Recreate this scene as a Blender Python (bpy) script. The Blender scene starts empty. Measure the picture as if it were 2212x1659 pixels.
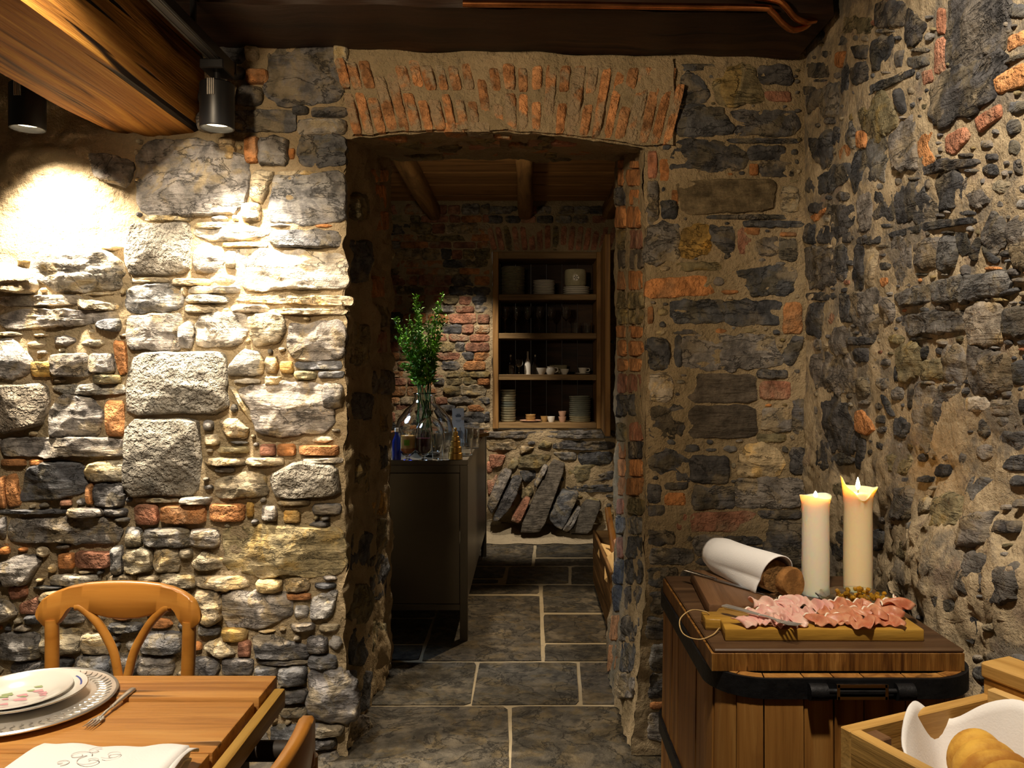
import bpy, bmesh, math, random
import numpy as np
from mathutils import Vector, Matrix

random.seed(7)
scene = bpy.context.scene
col = scene.collection
R = math.radians

# ------------------------------------------------------------------ camera
F = 1750.0          # focal length in photo pixels (2212 wide)
EYE = 1.47          # eye height
PX, PY = 1140.0, 800.0   # vanishing point of the doorway axis in the photo
cam_data = bpy.data.cameras.new('camera')
cam_data.sensor_width = 36.0
cam_data.lens = F / 2212.0 * 36.0
cam_data.shift_x = (1106.0 - PX) / 2212.0
cam_data.shift_y = -(829.5 - PY) / 2212.0
cam_data.clip_start = 0.02
cam = bpy.data.objects.new('camera', cam_data)
col.objects.link(cam)
cam.location = (0, 0, EYE)
cam.rotation_euler = (R(90), 0, 0)
scene.camera = cam

# ------------------------------------------------------------------ world, exposure
scene.view_settings.view_transform = 'Standard'
scene.view_settings.look = 'None'
scene.view_settings.exposure = 0.0
scene.view_settings.gamma = 1.0
scene.view_settings.use_curve_mapping = False
world = bpy.data.worlds.new('world')
scene.world = world
world.use_nodes = True
world.node_tree.nodes['Background'].inputs[0].default_value = (1.0, 0.78, 0.52, 1)
world.node_tree.nodes['Background'].inputs[1].default_value = 0.03

# ------------------------------------------------------------------ lamps of the room (ceiling spots out of frame) and added fill lights
WARM = (1.0, 0.76, 0.48)
WARM2 = (1.0, 0.85, 0.66)
def spot(name, loc, target, power, angle, blend=0.5, color=WARM, size=0.03):
    l = bpy.data.lights.new(name, 'SPOT')
    l.energy = power
    l.color = color
    l.spot_size = R(angle)
    l.spot_blend = blend
    l.shadow_soft_size = size
    o = bpy.data.objects.new(name, l)
    col.objects.link(o)
    o.location = loc
    d = Vector(target) - Vector(loc)
    o.rotation_euler = d.to_track_quat('-Z', 'Y').to_euler()
    return o
# two wall washers seen in the photo (lamp inside each fixture)
spot('wall_spot_light', (-1.815, 2.90, 2.335), (-1.66, 3.13, 1.05), 330, 104, 0.9, (1.0, 0.85, 0.65), 0.035)
spot('wall_spot_light', (-1.112, 2.86, 2.32), (-0.96, 3.13, 0.95), 230, 82, 0.9, (1.0, 0.85, 0.65), 0.035)
spot('left_wall_spot_light', (-1.10, 1.75, 2.58), (-1.40, 3.08, 1.22), 390, 78, 0.5, (1.0, 0.85, 0.65), 0.04)
# over the dining table
spot('table_spot_light', (-1.10, 0.95, 2.62), (-0.98, 1.70, 0.75), 620, 62, 0.6, WARM2, 0.05)
# washing the right-hand wall and the wooden vat
spot('right_wall_spot_light', (0.35, 1.05, 2.80), (1.06, 1.75, 2.15), 165, 66, 0.9, WARM2, 0.05)
spot('vat_spot_light', (0.35, 1.0, 2.62), (0.66, 1.70, 0.88), 150, 41, 0.7, WARM2, 0.05)
# added fill standing in for bounced light on the arch, behind the camera on the left
spot('room_fill_light', (-1.30, 0.30, 2.25), (-0.12, 3.08, 2.10), 185, 66, 0.95, WARM, 0.12)
# next room
spot('far_wall_spot_light', (-0.62, 6.45, 2.72), (-0.50, 7.2, 0.95), 125, 60, 0.7, WARM2, 0.04)
spot('far_floor_spot_light', (0.50, 5.75, 2.75), (0.15, 4.35, 0.0), 230, 46, 0.5, WARM, 0.03)
spot('far_slab_spot_light', (-0.05, 5.6, 2.75), (0.05, 7.0, 0.40), 190, 40, 0.7, WARM2, 0.04)
spot('far_counter_light', (-1.75, 4.7, 1.9), (-0.6, 4.65, 1.05), 120, 60, 0.8, (0.60, 0.78, 1.0), 0.25)
spot('far_ceiling_fill_light', (-0.45, 4.75, 2.30), (-0.2, 5.6, 2.95), 12, 110, 0.8, WARM, 0.06)  # added uplight that brightens the ceiling boards, no real fixture
spot('counter_fill_light', (-0.55, 5.15, 2.75), (-0.62, 4.62, 1.0), 190, 40, 0.7, WARM2, 0.04)  # added fill from above to brighten the vase and drinks

# ------------------------------------------------------------------ pixel helpers: photo pixel + distance -> real place
def P(px, py, d):
    return Vector(((px - PX) / F * d, d, EYE + (PY - py) / F * d))
def onZ(px, py, z):
    d = (EYE - z) * F / (py - PY)
    return Vector(((px - PX) / F * d, d, z))

# ------------------------------------------------------------------ numpy noise
def _hash(ix, iy, iz):
    h = (ix * 374761393 + iy * 668265263 + iz * 2147483647 + 12345) & 0xffffffff
    h = ((h ^ (h >> 13)) * 1274126177) & 0xffffffff
    h = (h ^ (h >> 16)) & 0xffff
    return h / 32767.5 - 1.0
def vnoise(p):
    p = np.asarray(p, float)
    i = np.floor(p).astype(np.int64)
    f = p - i
    f = f * f * f * (f * (f * 6 - 15) + 10)
    x, y, z = i[:, 0], i[:, 1], i[:, 2]
    def c(a, b, d): return _hash(x + a, y + b, z + d)
    x0 = c(0,0,0) * (1-f[:,0]) + c(1,0,0) * f[:,0]
    x1 = c(0,1,0) * (1-f[:,0]) + c(1,1,0) * f[:,0]
    x2 = c(0,0,1) * (1-f[:,0]) + c(1,0,1) * f[:,0]
    x3 = c(0,1,1) * (1-f[:,0]) + c(1,1,1) * f[:,0]
    y0 = x0 * (1-f[:,1]) + x1 * f[:,1]
    y1 = x2 * (1-f[:,1]) + x3 * f[:,1]
    return y0 * (1-f[:,2]) + y1 * f[:,2]
def fbm(p, octaves=4, gain=0.5):
    p = np.asarray(p, float)
    s = np.zeros(len(p)); a = 1.0; t = 0.0
    for k in range(octaves):
        s += a * vnoise(p * (2.0 ** k) + 17.3 * k)
        t += a; a *= gain
    return s / t
def ridged(p, octaves=3):
    p = np.asarray(p, float)
    s = np.zeros(len(p)); a = 1.0; t = 0.0
    for k in range(octaves):
        s += a * (1 - 2 * np.abs(vnoise(p * (2.0 ** k) + 9.1 * k)))
        t += a; a *= 0.5
    return s / t

# ------------------------------------------------------------------ mesh collection
class G:
    """collects shapes; build() links them as ONE mesh object"""
    def __init__(s): s.v = []; s.f = []
    def add(s, verts, faces):
        o = len(s.v)
        s.v.extend([tuple(q) for q in verts]); s.f.extend([tuple(i + o for i in q) for q in faces])
        return s
    def bm(s, bm_, M=None):
        if M is not None: bmesh.ops.transform(bm_, matrix=M, verts=bm_.verts)
        bm_.verts.index_update()
        s.add([v.co[:] for v in bm_.verts], [[v.index for v in f.verts] for f in bm_.faces]); bm_.free(); return s
    def box(s, c, size, bevel=0.0, rz=0.0, rx=0.0, ry=0.0, seg=1):
        b = bmesh.new(); bmesh.ops.create_cube(b, size=1.0)
        bmesh.ops.scale(b, vec=size, verts=b.verts)
        if bevel > 0: bmesh.ops.bevel(b, geom=b.edges[:], offset=bevel, segments=seg, affect='EDGES', profile=0.5)
        M = Matrix.Translation(c) @ Matrix.Rotation(rz, 4, 'Z') @ Matrix.Rotation(ry, 4, 'Y') @ Matrix.Rotation(rx, 4, 'X')
        return s.bm(b, M)
    def lathe(s, prof, n=32, c=(0, 0, 0), wob=None, ring=False):
        if ring: prof = list(prof) + [prof[0]]
        V = []; Fc = []
        for k, (r, z) in enumerate(prof):
            for i in range(n):
                a = 2 * math.pi * i / n
                rr = r * (1 + (wob(a, k) if wob else 0))
                V.append((c[0] + rr * math.cos(a), c[1] + rr * math.sin(a), c[2] + z))
        for k in range(len(prof) - 1):
            for i in range(n):
                j = (i + 1) % n
                Fc.append((k*n+i, k*n+j, (k+1)*n+j, (k+1)*n+i))
        if not ring and prof[0][0] > 1e-6: Fc.append(tuple(reversed(range(n))))
        if not ring and prof[-1][0] > 1e-6: Fc.append(tuple((len(prof)-1)*n + i for i in range(n)))
        return s.add(V, Fc)
    def tube(s, pts, r, n=8, flat=1.0, caps=True):
        pts = [Vector(p) for p in pts]; m = len(pts)
        rs = r if isinstance(r, (list, tuple)) else [r] * m
        V = []; Fc = []; up = None
        for k in range(m):
            t = (pts[min(k+1, m-1)] - pts[max(k-1, 0)]).normalized()
            if up is None:
                up = Vector((0, 0, 1)) if abs(t.z) < 0.9 else Vector((0, 1, 0))
            a = t.cross(up)
            if a.length < 1e-5: a = t.cross(Vector((1, 0, 0)))
            a.normalize(); b = a.cross(t).normalized(); up = b
            for i in range(n):
                an = 2 * math.pi * i / n
                V.append(pts[k] + a * math.cos(an) * rs[k] + b * math.sin(an) * rs[k] * flat)
        for k in range(m - 1):
            for i in range(n):
                j = (i + 1) % n
                Fc.append((k*n+i, k*n+j, (k+1)*n+j, (k+1)*n+i))
        if caps:
            Fc.append(tuple(reversed(range(n)))); Fc.append(tuple((m-1)*n + i for i in range(n)))
        return s.add(V, Fc)
    def grid(s, nu, nv, fn, close_u=False):
        V = [fn(i / (nu - (0 if close_u else 1)), j / (nv - 1)) for j in range(nv) for i in range(nu)]
        Fc = []
        for j in range(nv - 1):
            for i in range(nu if close_u else nu - 1):
                i2 = (i + 1) % nu
                Fc.append((j*nu+i, j*nu+i2, (j+1)*nu+i2, (j+1)*nu+i))
        return s.add(V, Fc)
    def build(s, name, mat_, parent=None, loc=(0, 0, 0), smooth=35, recalc=True):
        me = bpy.data.meshes.new(name)
        me.from_pydata(s.v, [], s.f)
        if recalc:
            b = bmesh.new(); b.from_mesh(me); bmesh.ops.recalc_face_normals(b, faces=b.faces[:]); b.to_mesh(me); b.free()
        if smooth:
            me.polygons.foreach_set('use_smooth', [True] * len(me.polygons))
            if smooth < 180: me.set_sharp_from_angle(angle=R(smooth))
        me.update()
        o = bpy.data.objects.new(name, me)
        if mat_: me.materials.append(mat_)
        col.objects.link(o)
        o.location = loc
        if parent: o.parent = parent
        return o

def tag(o, label=None, cat=None, group=None, kind=None):
    if label: o['label'] = label
    if cat: o['category'] = cat
    if group: o['group'] = group
    if kind: o['kind'] = kind
    return o
def thing(name, label, cat, loc=(0, 0, 0), rz=0.0, group=None):
    o = bpy.data.objects.new(name, None)
    o.empty_display_size = 0.05
    col.objects.link(o); o.location = loc; o.rotation_euler = (0, 0, rz)
    return tag(o, label, cat, group)
def dup(root, loc, rz=None, label=None, group=None):
    r = root.copy(); col.objects.link(r); r.location = loc
    if rz is not None: r.rotation_euler = (0, 0, rz)
    if label: r['label'] = label
    if group: r['group'] = group
    for ch in list(root.children):
        c = ch.copy(); col.objects.link(c); c.parent = r
        for g in list(ch.children):
            d = g.copy(); col.objects.link(d); d.parent = c
    return r
ORD = ['first', 'second', 'third', 'fourth', 'fifth', 'sixth', 'seventh', 'eighth', 'ninth', 'tenth', 'eleventh', 'twelfth', 'thirteenth', 'fourteenth', 'fifteenth', 'sixteenth', 'seventeenth', 'eighteenth', 'nineteenth', 'twentieth']
def bez(pts, n=24):
    """Catmull-Rom through points"""
    pts = [Vector(p) for p in pts]; out = []
    q = [pts[0] * 2 - pts[1]] + pts + [pts[-1] * 2 - pts[-2]]
    segs = len(pts) - 1
    for i in range(segs):
        a, b, c, d = q[i:i+4]; m = max(2, n // segs)
        for k in range(m):
            t = k / m
            out.append(0.5 * ((2*b) + (c-a)*t + (2*a-5*b+4*c-d)*t*t + (3*b-a-3*c+d)*t**3))
    out.append(pts[-1]); return out

# ------------------------------------------------------------------ materials
def nd(nt, t, ins=None, **props):
    n = nt.nodes.new(t)
    for k, v in props.items(): setattr(n, k, v)
    for k, v in (ins or {}).items():
        s = n.inputs[k]
        if isinstance(v, bpy.types.NodeSocket): nt.links.new(v, s)
        else: s.default_value = v
    return n
def newmat(name):
    m = bpy.data.materials.new(name); m.use_nodes = True
    nt = m.node_tree
    return m, nt, nt.nodes['Principled BSDF']
def C4(c): return (c[0], c[1], c[2], 1.0)
def mixc(nt, f, a, b):
    n = nt.nodes.new('ShaderNodeMix'); n.data_type = 'RGBA'
    for i, v in ((0, f), (6, a), (7, b)):
        if isinstance(v, bpy.types.NodeSocket): nt.links.new(v, n.inputs[i])
        else: n.inputs[i].default_value = v if i == 0 else C4(v)
    return n.outputs[2]
def math_(nt, op, a, b=0.0, clamp=False):
    n = nt.nodes.new('ShaderNodeMath'); n.operation = op; n.use_clamp = clamp
    for i, v in ((0, a), (1, b)):
        if isinstance(v, bpy.types.NodeSocket): nt.links.new(v, n.inputs[i])
        else: n.inputs[i].default_value = v
    return n.outputs[0]
def ramp(nt, f, lo, hi, smooth=True):
    n = nd(nt, 'ShaderNodeMapRange', {0: f, 1: lo, 2: hi, 3: 0.0, 4: 1.0})
    if smooth: n.interpolation_type = 'SMOOTHSTEP'
    return n.outputs[0]
def coords(nt, scale=(1, 1, 1), rnd=True, kind='Object'):
    tc = nd(nt, 'ShaderNodeTexCoord'); v = tc.outputs[kind]
    if rnd:
        oi = nd(nt, 'ShaderNodeObjectInfo')
        mul = nd(nt, 'ShaderNodeMath', {0: oi.outputs['Random'], 1: 41.0}, operation='MULTIPLY')
        v = nd(nt, 'ShaderNodeVectorMath', {0: v, 1: mul.outputs[0]}, operation='ADD').outputs[0]
    if scale != (1, 1, 1):
        v = nd(nt, 'ShaderNodeVectorMath', {0: v, 1: scale}, operation='MULTIPLY').outputs[0]
    return v
def noise(nt, v, scale, detail=5, rough=0.6, dist=0.0):
    return nd(nt, 'ShaderNodeTexNoise', {'Vector': v, 'Scale': scale, 'Detail': detail, 'Roughness': rough, 'Distortion': dist}).outputs[0]
def scalev(nt, c, s):
    return nd(nt, 'ShaderNodeVectorMath', {0: c, 'Scale': s}, operation='SCALE').outputs[0]
def bump(nt, bs, h, strength=0.4, dist=0.01):
    b = nd(nt, 'ShaderNodeBump', {'Height': h, 'Strength': strength, 'Distance': dist})
    nt.links.new(b.outputs[0], bs.inputs['Normal'])

MORTAR = (0.40, 0.30, 0.175)
def stone_mat(name, src='object', layered=0.5, pit=0.0, smear=0.55, spec=0.25, strength=0.55, thr=(0.52, 0.66), hue=0.0, crack=0.0):
    m, nt, bs = newmat(name)
    v = coords(nt)
    oi = nd(nt, 'ShaderNodeObjectInfo')
    if src == 'object': base, alpha = oi.outputs['Color'], oi.outputs['Alpha']
    else:
        at = nd(nt, 'ShaderNodeAttribute', attribute_name='tint'); base, alpha = at.outputs['Color'], 0.5
    n1 = noise(nt, v, 16, 7, 0.68)
    n2 = noise(nt, v, 6.5, 5, 0.6)
    vs = nd(nt, 'ShaderNodeVectorMath', {0: v, 1: (7, 7, 46)}, operation='MULTIPLY').outputs[0]
    n3 = noise(nt, vs, 1.0, 5, 0.6, 0.6)
    c = mixc(nt, ramp(nt, n1, 0.28, 0.72), scalev(nt, base, 0.42), scalev(nt, base, 1.5))
    if hue:
        n6 = noise(nt, v, 9.0, 4, 0.6, 0.8)
        warm = nd(nt, 'ShaderNodeVectorMath', {0: c, 1: (1.25, 1.08, 0.72)}, operation='MULTIPLY').outputs[0]
        cool = nd(nt, 'ShaderNodeVectorMath', {0: c, 1: (0.58, 0.59, 0.63)}, operation='MULTIPLY').outputs[0]
        c = mixc(nt, math_(nt, 'MULTIPLY', ramp(nt, n6, 0.50, 0.62), hue), c, warm)
        c = mixc(nt, math_(nt, 'MULTIPLY', ramp(nt, n6, 0.46, 0.36), hue), c, cool)
    c = mixc(nt, math_(nt, 'MULTIPLY', ramp(nt, n3, 0.5, 0.75), 0.35 * layered), c, scalev(nt, base, 0.4))
    sm = math_(nt, 'MULTIPLY', math_(nt, 'MULTIPLY', ramp(nt, n2, *thr), smear), alpha)
    c = mixc(nt, sm, c, (0.36, 0.29, 0.19))
    ckr = None
    if crack:
        vc = nd(nt, 'ShaderNodeVectorMath', {0: v, 1: (5.0, 5.0, 11.0)}, operation='MULTIPLY').outputs[0]
        n7 = noise(nt, vc, 1.0, 6, 0.62, 0.5)
        ckr = math_(nt, 'SUBTRACT', 1.0, ramp(nt, math_(nt, 'ABSOLUTE', math_(nt, 'SUBTRACT', n7, 0.5)), 0.002, 0.016))
        c = mixc(nt, math_(nt, 'MULTIPLY', ckr, crack), c, scalev(nt, base, 0.22))
    nt.links.new(c, bs.inputs['Base Color'])
    bs.inputs['Roughness'].default_value = 0.82
    bs.inputs['Specular IOR Level'].default_value = spec
    n5 = noise(nt, v, 70, 4, 0.65)
    h = math_(nt, 'ADD', math_(nt, 'MULTIPLY', n1, 1.1), math_(nt, 'MULTIPLY', n3, layered))
    h = math_(nt, 'ADD', h, math_(nt, 'MULTIPLY', n5, 0.28))
    if ckr is not None: h = math_(nt, 'SUBTRACT', h, math_(nt, 'MULTIPLY', ckr, 0.35))
    if pit:
        n4 = noise(nt, v, 55, 3, 0.6)
        h = math_(nt, 'ADD', h, math_(nt, 'MULTIPLY', ramp(nt, n4, 0.35, 0.65), pit))
    bump(nt, bs, h, min(1.0, strength * 1.5), 0.024)
    return m
def mortar_mat(name, c1, c2, c3, sc=1.0, strength=0.95):
    m, nt, bs = newmat(name)
    v = coords(nt, rnd=False)
    n1 = noise(nt, v, 5 * sc, 6, 0.6); n2 = noise(nt, v, 60 * sc, 5, 0.7); n3 = noise(nt, v, 22 * sc, 6, 0.65)
    c = mixc(nt, ramp(nt, n1, 0.35, 0.65), c1, c2)
    c = mixc(nt, ramp(nt, n3, 0.55, 0.75), c, c3)
    c = mixc(nt, math_(nt, 'MULTIPLY', ramp(nt, n2, 0.6, 0.72), 0.55), c, (0.12, 0.10, 0.075))
    nt.links.new(c, bs.inputs['Base Color'])
    bs.inputs['Roughness'].default_value = 0.93; bs.inputs['Specular IOR Level'].default_value = 0.12
    h = math_(nt, 'ADD', math_(nt, 'MULTIPLY', n2, 0.55), math_(nt, 'MULTIPLY', n3, 1.3))
    bump(nt, bs, h, strength, 0.028)
    return m
def wood_mat(name, dark, mid, light, axis='x', across=16.0, along=1.1, rough=0.5, crack=0.5, bstr=0.35, spec=0.4, rnd=True, coat=0.0, cth=0.70):
    m, nt, bs = newmat(name)
    sc = {'x': (along, across, across), 'y': (across, along, across), 'z': (across, across, along)}[axis]
    v0 = coords(nt, rnd=rnd)
    v = nd(nt, 'ShaderNodeVectorMath', {0: v0, 1: sc}, operation='MULTIPLY').outputs[0]
    v2 = nd(nt, 'ShaderNodeVectorMath', {0: v, 1: (5.5, 5.5, 5.5)}, operation='MULTIPLY').outputs[0]
    n1 = noise(nt, v, 1.0, 6, 0.6, 1.3)
    n2 = noise(nt, v2, 1.0, 4, 0.6, 0.4)
    n3 = noise(nt, v0, 7.0, 3, 0.5)
    c = mixc(nt, ramp(nt, n1, 0.30, 0.52), dark, mid)
    c = mixc(nt, ramp(nt, n1, 0.50, 0.72), c, light)
    c = mixc(nt, math_(nt, 'MULTIPLY', ramp(nt, n2, 0.55, 0.75), 0.45), c, scalev(nt, mixc(nt, 0.5, dark, dark), 0.8))
    c = mixc(nt, math_(nt, 'MULTIPLY', ramp(nt, n3, 0.6, 0.75), 0.35), c, dark)
    v3 = nd(nt, 'ShaderNodeVectorMath', {0: v, 1: (0.6, 0.6, 0.6)}, operation='MULTIPLY').outputs[0]
    n4 = noise(nt, v3, 1.7, 2, 0.5, 0.3)
    ck = ramp(nt, n4, cth, cth + 0.04)
    if crack: c = mixc(nt, math_(nt, 'MULTIPLY', ck, crack), c, (dark[0]*0.2, dark[1]*0.2, dark[2]*0.2))
    nt.links.new(c, bs.inputs['Base Color'])
    bs.inputs['Roughness'].default_value = rough; bs.inputs['Specular IOR Level'].default_value = spec
    if coat: bs.inputs['Coat Weight'].default_value = coat; bs.inputs['Coat Roughness'].default_value = 0.25
    h = math_(nt, 'SUBTRACT', math_(nt, 'ADD', math_(nt, 'MULTIPLY', n2, 0.5), math_(nt, 'MULTIPLY', n1, 0.7)), math_(nt, 'MULTIPLY', ck, 1.2 * crack))
    bump(nt, bs, h, bstr, 0.008)
    return m
def plain_mat(name, c, rough=0.5, metal=0.0, spec=0.5, var=0.0, vs=20, bstr=0.0, bs_=60, trans=0.0, ior=1.45, sss=0.0, sssr=(0.02, 0.01, 0.005), emit=None, coat=0.0, alpha_mix=None):
    m, nt, bs = newmat(name)
    bs.inputs['Base Color'].default_value = C4(c)
    bs.inputs['Roughness'].default_value = rough; bs.inputs['Metallic'].default_value = metal
    bs.inputs['Specular IOR Level'].default_value = spec; bs.inputs['IOR'].default_value = ior
    bs.inputs['Transmission Weight'].default_value = trans; bs.inputs['Coat Weight'].default_value = coat
    if sss:
        bs.inputs['Subsurface Weight'].default_value = sss; bs.inputs['Subsurface Radius'].default_value = sssr
        bs.inputs['Subsurface Scale'].default_value = 1.0
    if emit: bs.inputs['Emission Color'].default_value = C4(emit[0]); bs.inputs['Emission Strength'].default_value = emit[1]
    v = coords(nt)
    if var or alpha_mix:
        n1 = noise(nt, v, vs, 5, 0.6)
        b = alpha_mix if alpha_mix else tuple(x * (1 - var) for x in c)
        nt.links.new(mixc(nt, ramp(nt, n1, 0.35, 0.65), b, c), bs.inputs['Base Color'])
    if bstr: bump(nt, bs, noise(nt, v, bs_, 5, 0.6), bstr, 0.006)
    return m

M = {}
M['stone'] = stone_mat('slate_stone', layered=0.8, hue=0.85, thr=(0.54, 0.64), smear=0.75, crack=0.65)
M['tool'] = stone_mat('tooled_limestone', layered=0.1, pit=0.65, smear=0.35, strength=0.6)
M['brick'] = stone_mat('fired_brick', layered=0.05, pit=0.35, smear=0.6, strength=0.45)
M['block'] = stone_mat('grained_block', layered=1.6, smear=0.15, strength=0.5)
M['stuff'] = stone_mat('small_stone', src='tint', layered=0.7, hue=0.7)
M['mortar'] = mortar_mat('lime_mortar', (0.36, 0.28, 0.165), (0.47, 0.36, 0.22), (0.29, 0.235, 0.16))
def stained_mat(name):
    m, nt, bs = newmat(name)
    v = coords(nt, rnd=False)
    n1 = noise(nt, v, 4.2, 7, 0.68); n2 = noise(nt, v, 60, 5, 0.7); n3 = noise(nt, v, 13, 7, 0.7); n4 = noise(nt, v, 7.5, 6, 0.65)
    c = mixc(nt, ramp(nt, n3, 0.35, 0.65), (0.36, 0.285, 0.18), (0.54, 0.43, 0.28))
    c = mixc(nt, math_(nt, 'MULTIPLY', ramp(nt, n1, 0.485, 0.60), 0.8), c, (0.16, 0.145, 0.125))
    c = mixc(nt, math_(nt, 'MULTIPLY', ramp(nt, n4, 0.56, 0.68), 0.7), c, (0.27, 0.20, 0.15))
    c = mixc(nt, math_(nt, 'MULTIPLY', ramp(nt, n2, 0.58, 0.70), 0.6), c, (0.09, 0.08, 0.07))
    nt.links.new(c, bs.inputs['Base Color'])
    bs.inputs['Roughness'].default_value = 0.93; bs.inputs['Specular IOR Level'].default_value = 0.12
    bump(nt, bs, math_(nt, 'ADD', math_(nt, 'MULTIPLY', n2, 0.5), math_(nt, 'MULTIPLY', n3, 1.4)), 0.8, 0.02)
    return m
M['stained'] = stained_mat('stained_mortar')
M['plaster'] = mortar_mat('rough_plaster', (0.42, 0.35, 0.24), (0.50, 0.41, 0.28), (0.34, 0.28, 0.2))
M['grout'] = mortar_mat('floor_grout', (0.30, 0.25, 0.165), (0.36, 0.30, 0.20), (0.24, 0.2, 0.14), 1.0, 0.3)
M['beam'] = wood_mat('oak_beam', (0.040, 0.013, 0.002), (0.25, 0.105, 0.018), (0.40, 0.19, 0.035), 'y', 19, 0.7, 0.75, 1.0, 1.0, 0.15, rnd=False, cth=0.635)
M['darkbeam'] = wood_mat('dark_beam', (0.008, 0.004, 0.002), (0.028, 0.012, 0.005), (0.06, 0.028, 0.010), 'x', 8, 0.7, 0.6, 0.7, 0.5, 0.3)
M['ceil'] = wood_mat('ceiling_board', (0.10, 0.045, 0.012), (0.22, 0.11, 0.035), (0.30, 0.16, 0.055), 'x', 10, 0.9, 0.6, 0.3, 0.3, 0.3)
M['ceilbeam'] = wood_mat('ceiling_joist', (0.06, 0.03, 0.01), (0.17, 0.09, 0.03), (0.26, 0.14, 0.05), 'y', 10, 0.9, 0.7, 0.6, 0.6, 0.2)
M['pine'] = wood_mat('table_pine', (0.30, 0.115, 0.022), (0.50, 0.225, 0.055), (0.60, 0.31, 0.09), 'x', 13, 0.8, 0.40, 0.85, 0.45, 0.4, cth=0.645)
M['pine_y'] = wood_mat('table_pine_lengthwise', (0.24, 0.12, 0.02), (0.42, 0.24, 0.045), (0.52, 0.32, 0.08), 'y', 13, 0.8, 0.45, 0.7, 0.5, 0.4)
M['darkleg'] = wood_mat('dark_leg', (0.008, 0.005, 0.003), (0.02, 0.012, 0.006), (0.035, 0.02, 0.01), 'z', 12, 1, 0.6, 0.4, 0.3)
M['chair'] = wood_mat('honey_beech', (0.34, 0.13, 0.018), (0.43, 0.18, 0.028), (0.50, 0.23, 0.042), 'x', 9, 0.8, 0.32, 0.0, 0.08, 0.5, coat=0.2)
M['stave'] = wood_mat('stave_wood', (0.16, 0.06, 0.012), (0.34, 0.155, 0.035), (0.46, 0.24, 0.065), 'z', 15, 0.8, 0.5, 0.6, 0.45, 0.4)
M['block_end'] = wood_mat('end_grain', (0.06, 0.02, 0.004), (0.20, 0.085, 0.016), (0.40, 0.20, 0.05), 'z', 46, 4.0, 0.45, 0.75, 0.5, 0.4)
M['block_top'] = wood_mat('oiled_block', (0.035, 0.017, 0.008), (0.075, 0.038, 0.017), (0.12, 0.065, 0.03), 'x', 15, 0.9, 0.45, 0.5, 0.4, 0.4)
M['walnut'] = wood_mat('walnut_board', (0.06, 0.028, 0.012), (0.15, 0.075, 0.034), (0.22, 0.12, 0.055), 'y', 16, 0.9, 0.42, 0.3, 0.3, 0.4)
M['olive'] = wood_mat('olive_board', (0.24, 0.12, 0.015), (0.42, 0.23, 0.035), (0.50, 0.30, 0.06), 'x', 12, 1.2, 0.4, 0.3, 0.3, 0.45)
M['crate'] = wood_mat('crate_pine', (0.38, 0.20, 0.045), (0.56, 0.33, 0.095), (0.66, 0.43, 0.16), 'x', 11, 0.8, 0.55, 0.35, 0.3, 0.35)
M['crate_y'] = wood_mat('crate_pine_y', (0.38, 0.20, 0.045), (0.56, 0.33, 0.095), (0.66, 0.43, 0.16), 'y', 11, 0.8, 0.55, 0.35, 0.3, 0.35)
M['cabwood'] = wood_mat('old_cabinet_wood', (0.09, 0.05, 0.018), (0.20, 0.12, 0.045), (0.28, 0.18, 0.075), 'x', 12, 0.9, 0.65, 0.5, 0.4)
M['cabwood_z'] = wood_mat('old_cabinet_upright', (0.12, 0.055, 0.015), (0.27, 0.14, 0.04), (0.36, 0.2, 0.065), 'z', 12, 0.9, 0.65, 0.5, 0.4)
M['log'] = wood_mat('split_log', (0.45, 0.28, 0.11), (0.65, 0.45, 0.2), (0.75, 0.56, 0.3), 'y', 18, 1.2, 0.75, 0.2, 0.4)
M['iron'] = plain_mat('black_iron', (0.022, 0.022, 0.024), 0.5, 0.6, 0.4, 0.4, 30, 0.25, 80)
M['black'] = plain_mat('black_lacquer', (0.012, 0.012, 0.013), 0.38, 0.0, 0.5)
M['steel_dark'] = plain_mat('dark_steel_panel', (0.11, 0.092, 0.065), 0.38, 0.45, 0.5, 0.12, 3, 0.0)
M['steel_frame'] = plain_mat('dark_steel_frame', (0.085, 0.072, 0.052), 0.42, 0.5, 0.5, 0.1, 5)
M['silver'] = plain_mat('polished_silver', (0.80, 0.76, 0.70), 0.34, 0.8, 0.5, 0.2, 14)
M['knife'] = plain_mat('polished_steel', (0.55, 0.57, 0.60), 0.16, 1.0)
M['brass'] = plain_mat('brass', (0.62, 0.38, 0.10), 0.28, 1.0, 0.5, 0.3, 30)
M['copper'] = plain_mat('copper_pipe', (0.72, 0.28, 0.10), 0.25, 1.0, 0.5, 0.4, 14)
M['glass'] = plain_mat('clear_glass', (0.97, 0.99, 1.0), 0.0, 0.0, 0.5, trans=1.0, ior=1.45)
M['blueglass'] = plain_mat('cobalt_glass', (0.03, 0.06, 0.42), 0.03, 0.0, 0.5, trans=0.8, ior=1.45)
M['water'] = plain_mat('water', (0.85, 0.95, 1.0), 0.0, trans=1.0, ior=1.33)
M['porcelain'] = plain_mat('white_porcelain', (0.78, 0.75, 0.68), 0.15, 0.0, 0.5, coat=0.3)
M['stoneware'] = plain_mat('celadon_stoneware', (0.40, 0.37, 0.25), 0.3, 0.0, 0.5, 0.25, 18)
M['greyware'] = plain_mat('grey_green_stoneware', (0.24, 0.26, 0.22), 0.35, 0.0, 0.5, 0.2, 18)
M['pinkware'] = plain_mat('pink_terracotta', (0.55, 0.33, 0.23), 0.5, 0.0, 0.4, 0.2, 30)
M['ochreware'] = plain_mat('ochre_stoneware', (0.46, 0.28, 0.10), 0.45, 0.0, 0.4, 0.25, 30)
M['linen'] = plain_mat('white_linen', (0.86, 0.84, 0.82), 0.9, 0.0, 0.1, 0.04, 6, 0.15, 260)
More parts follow.
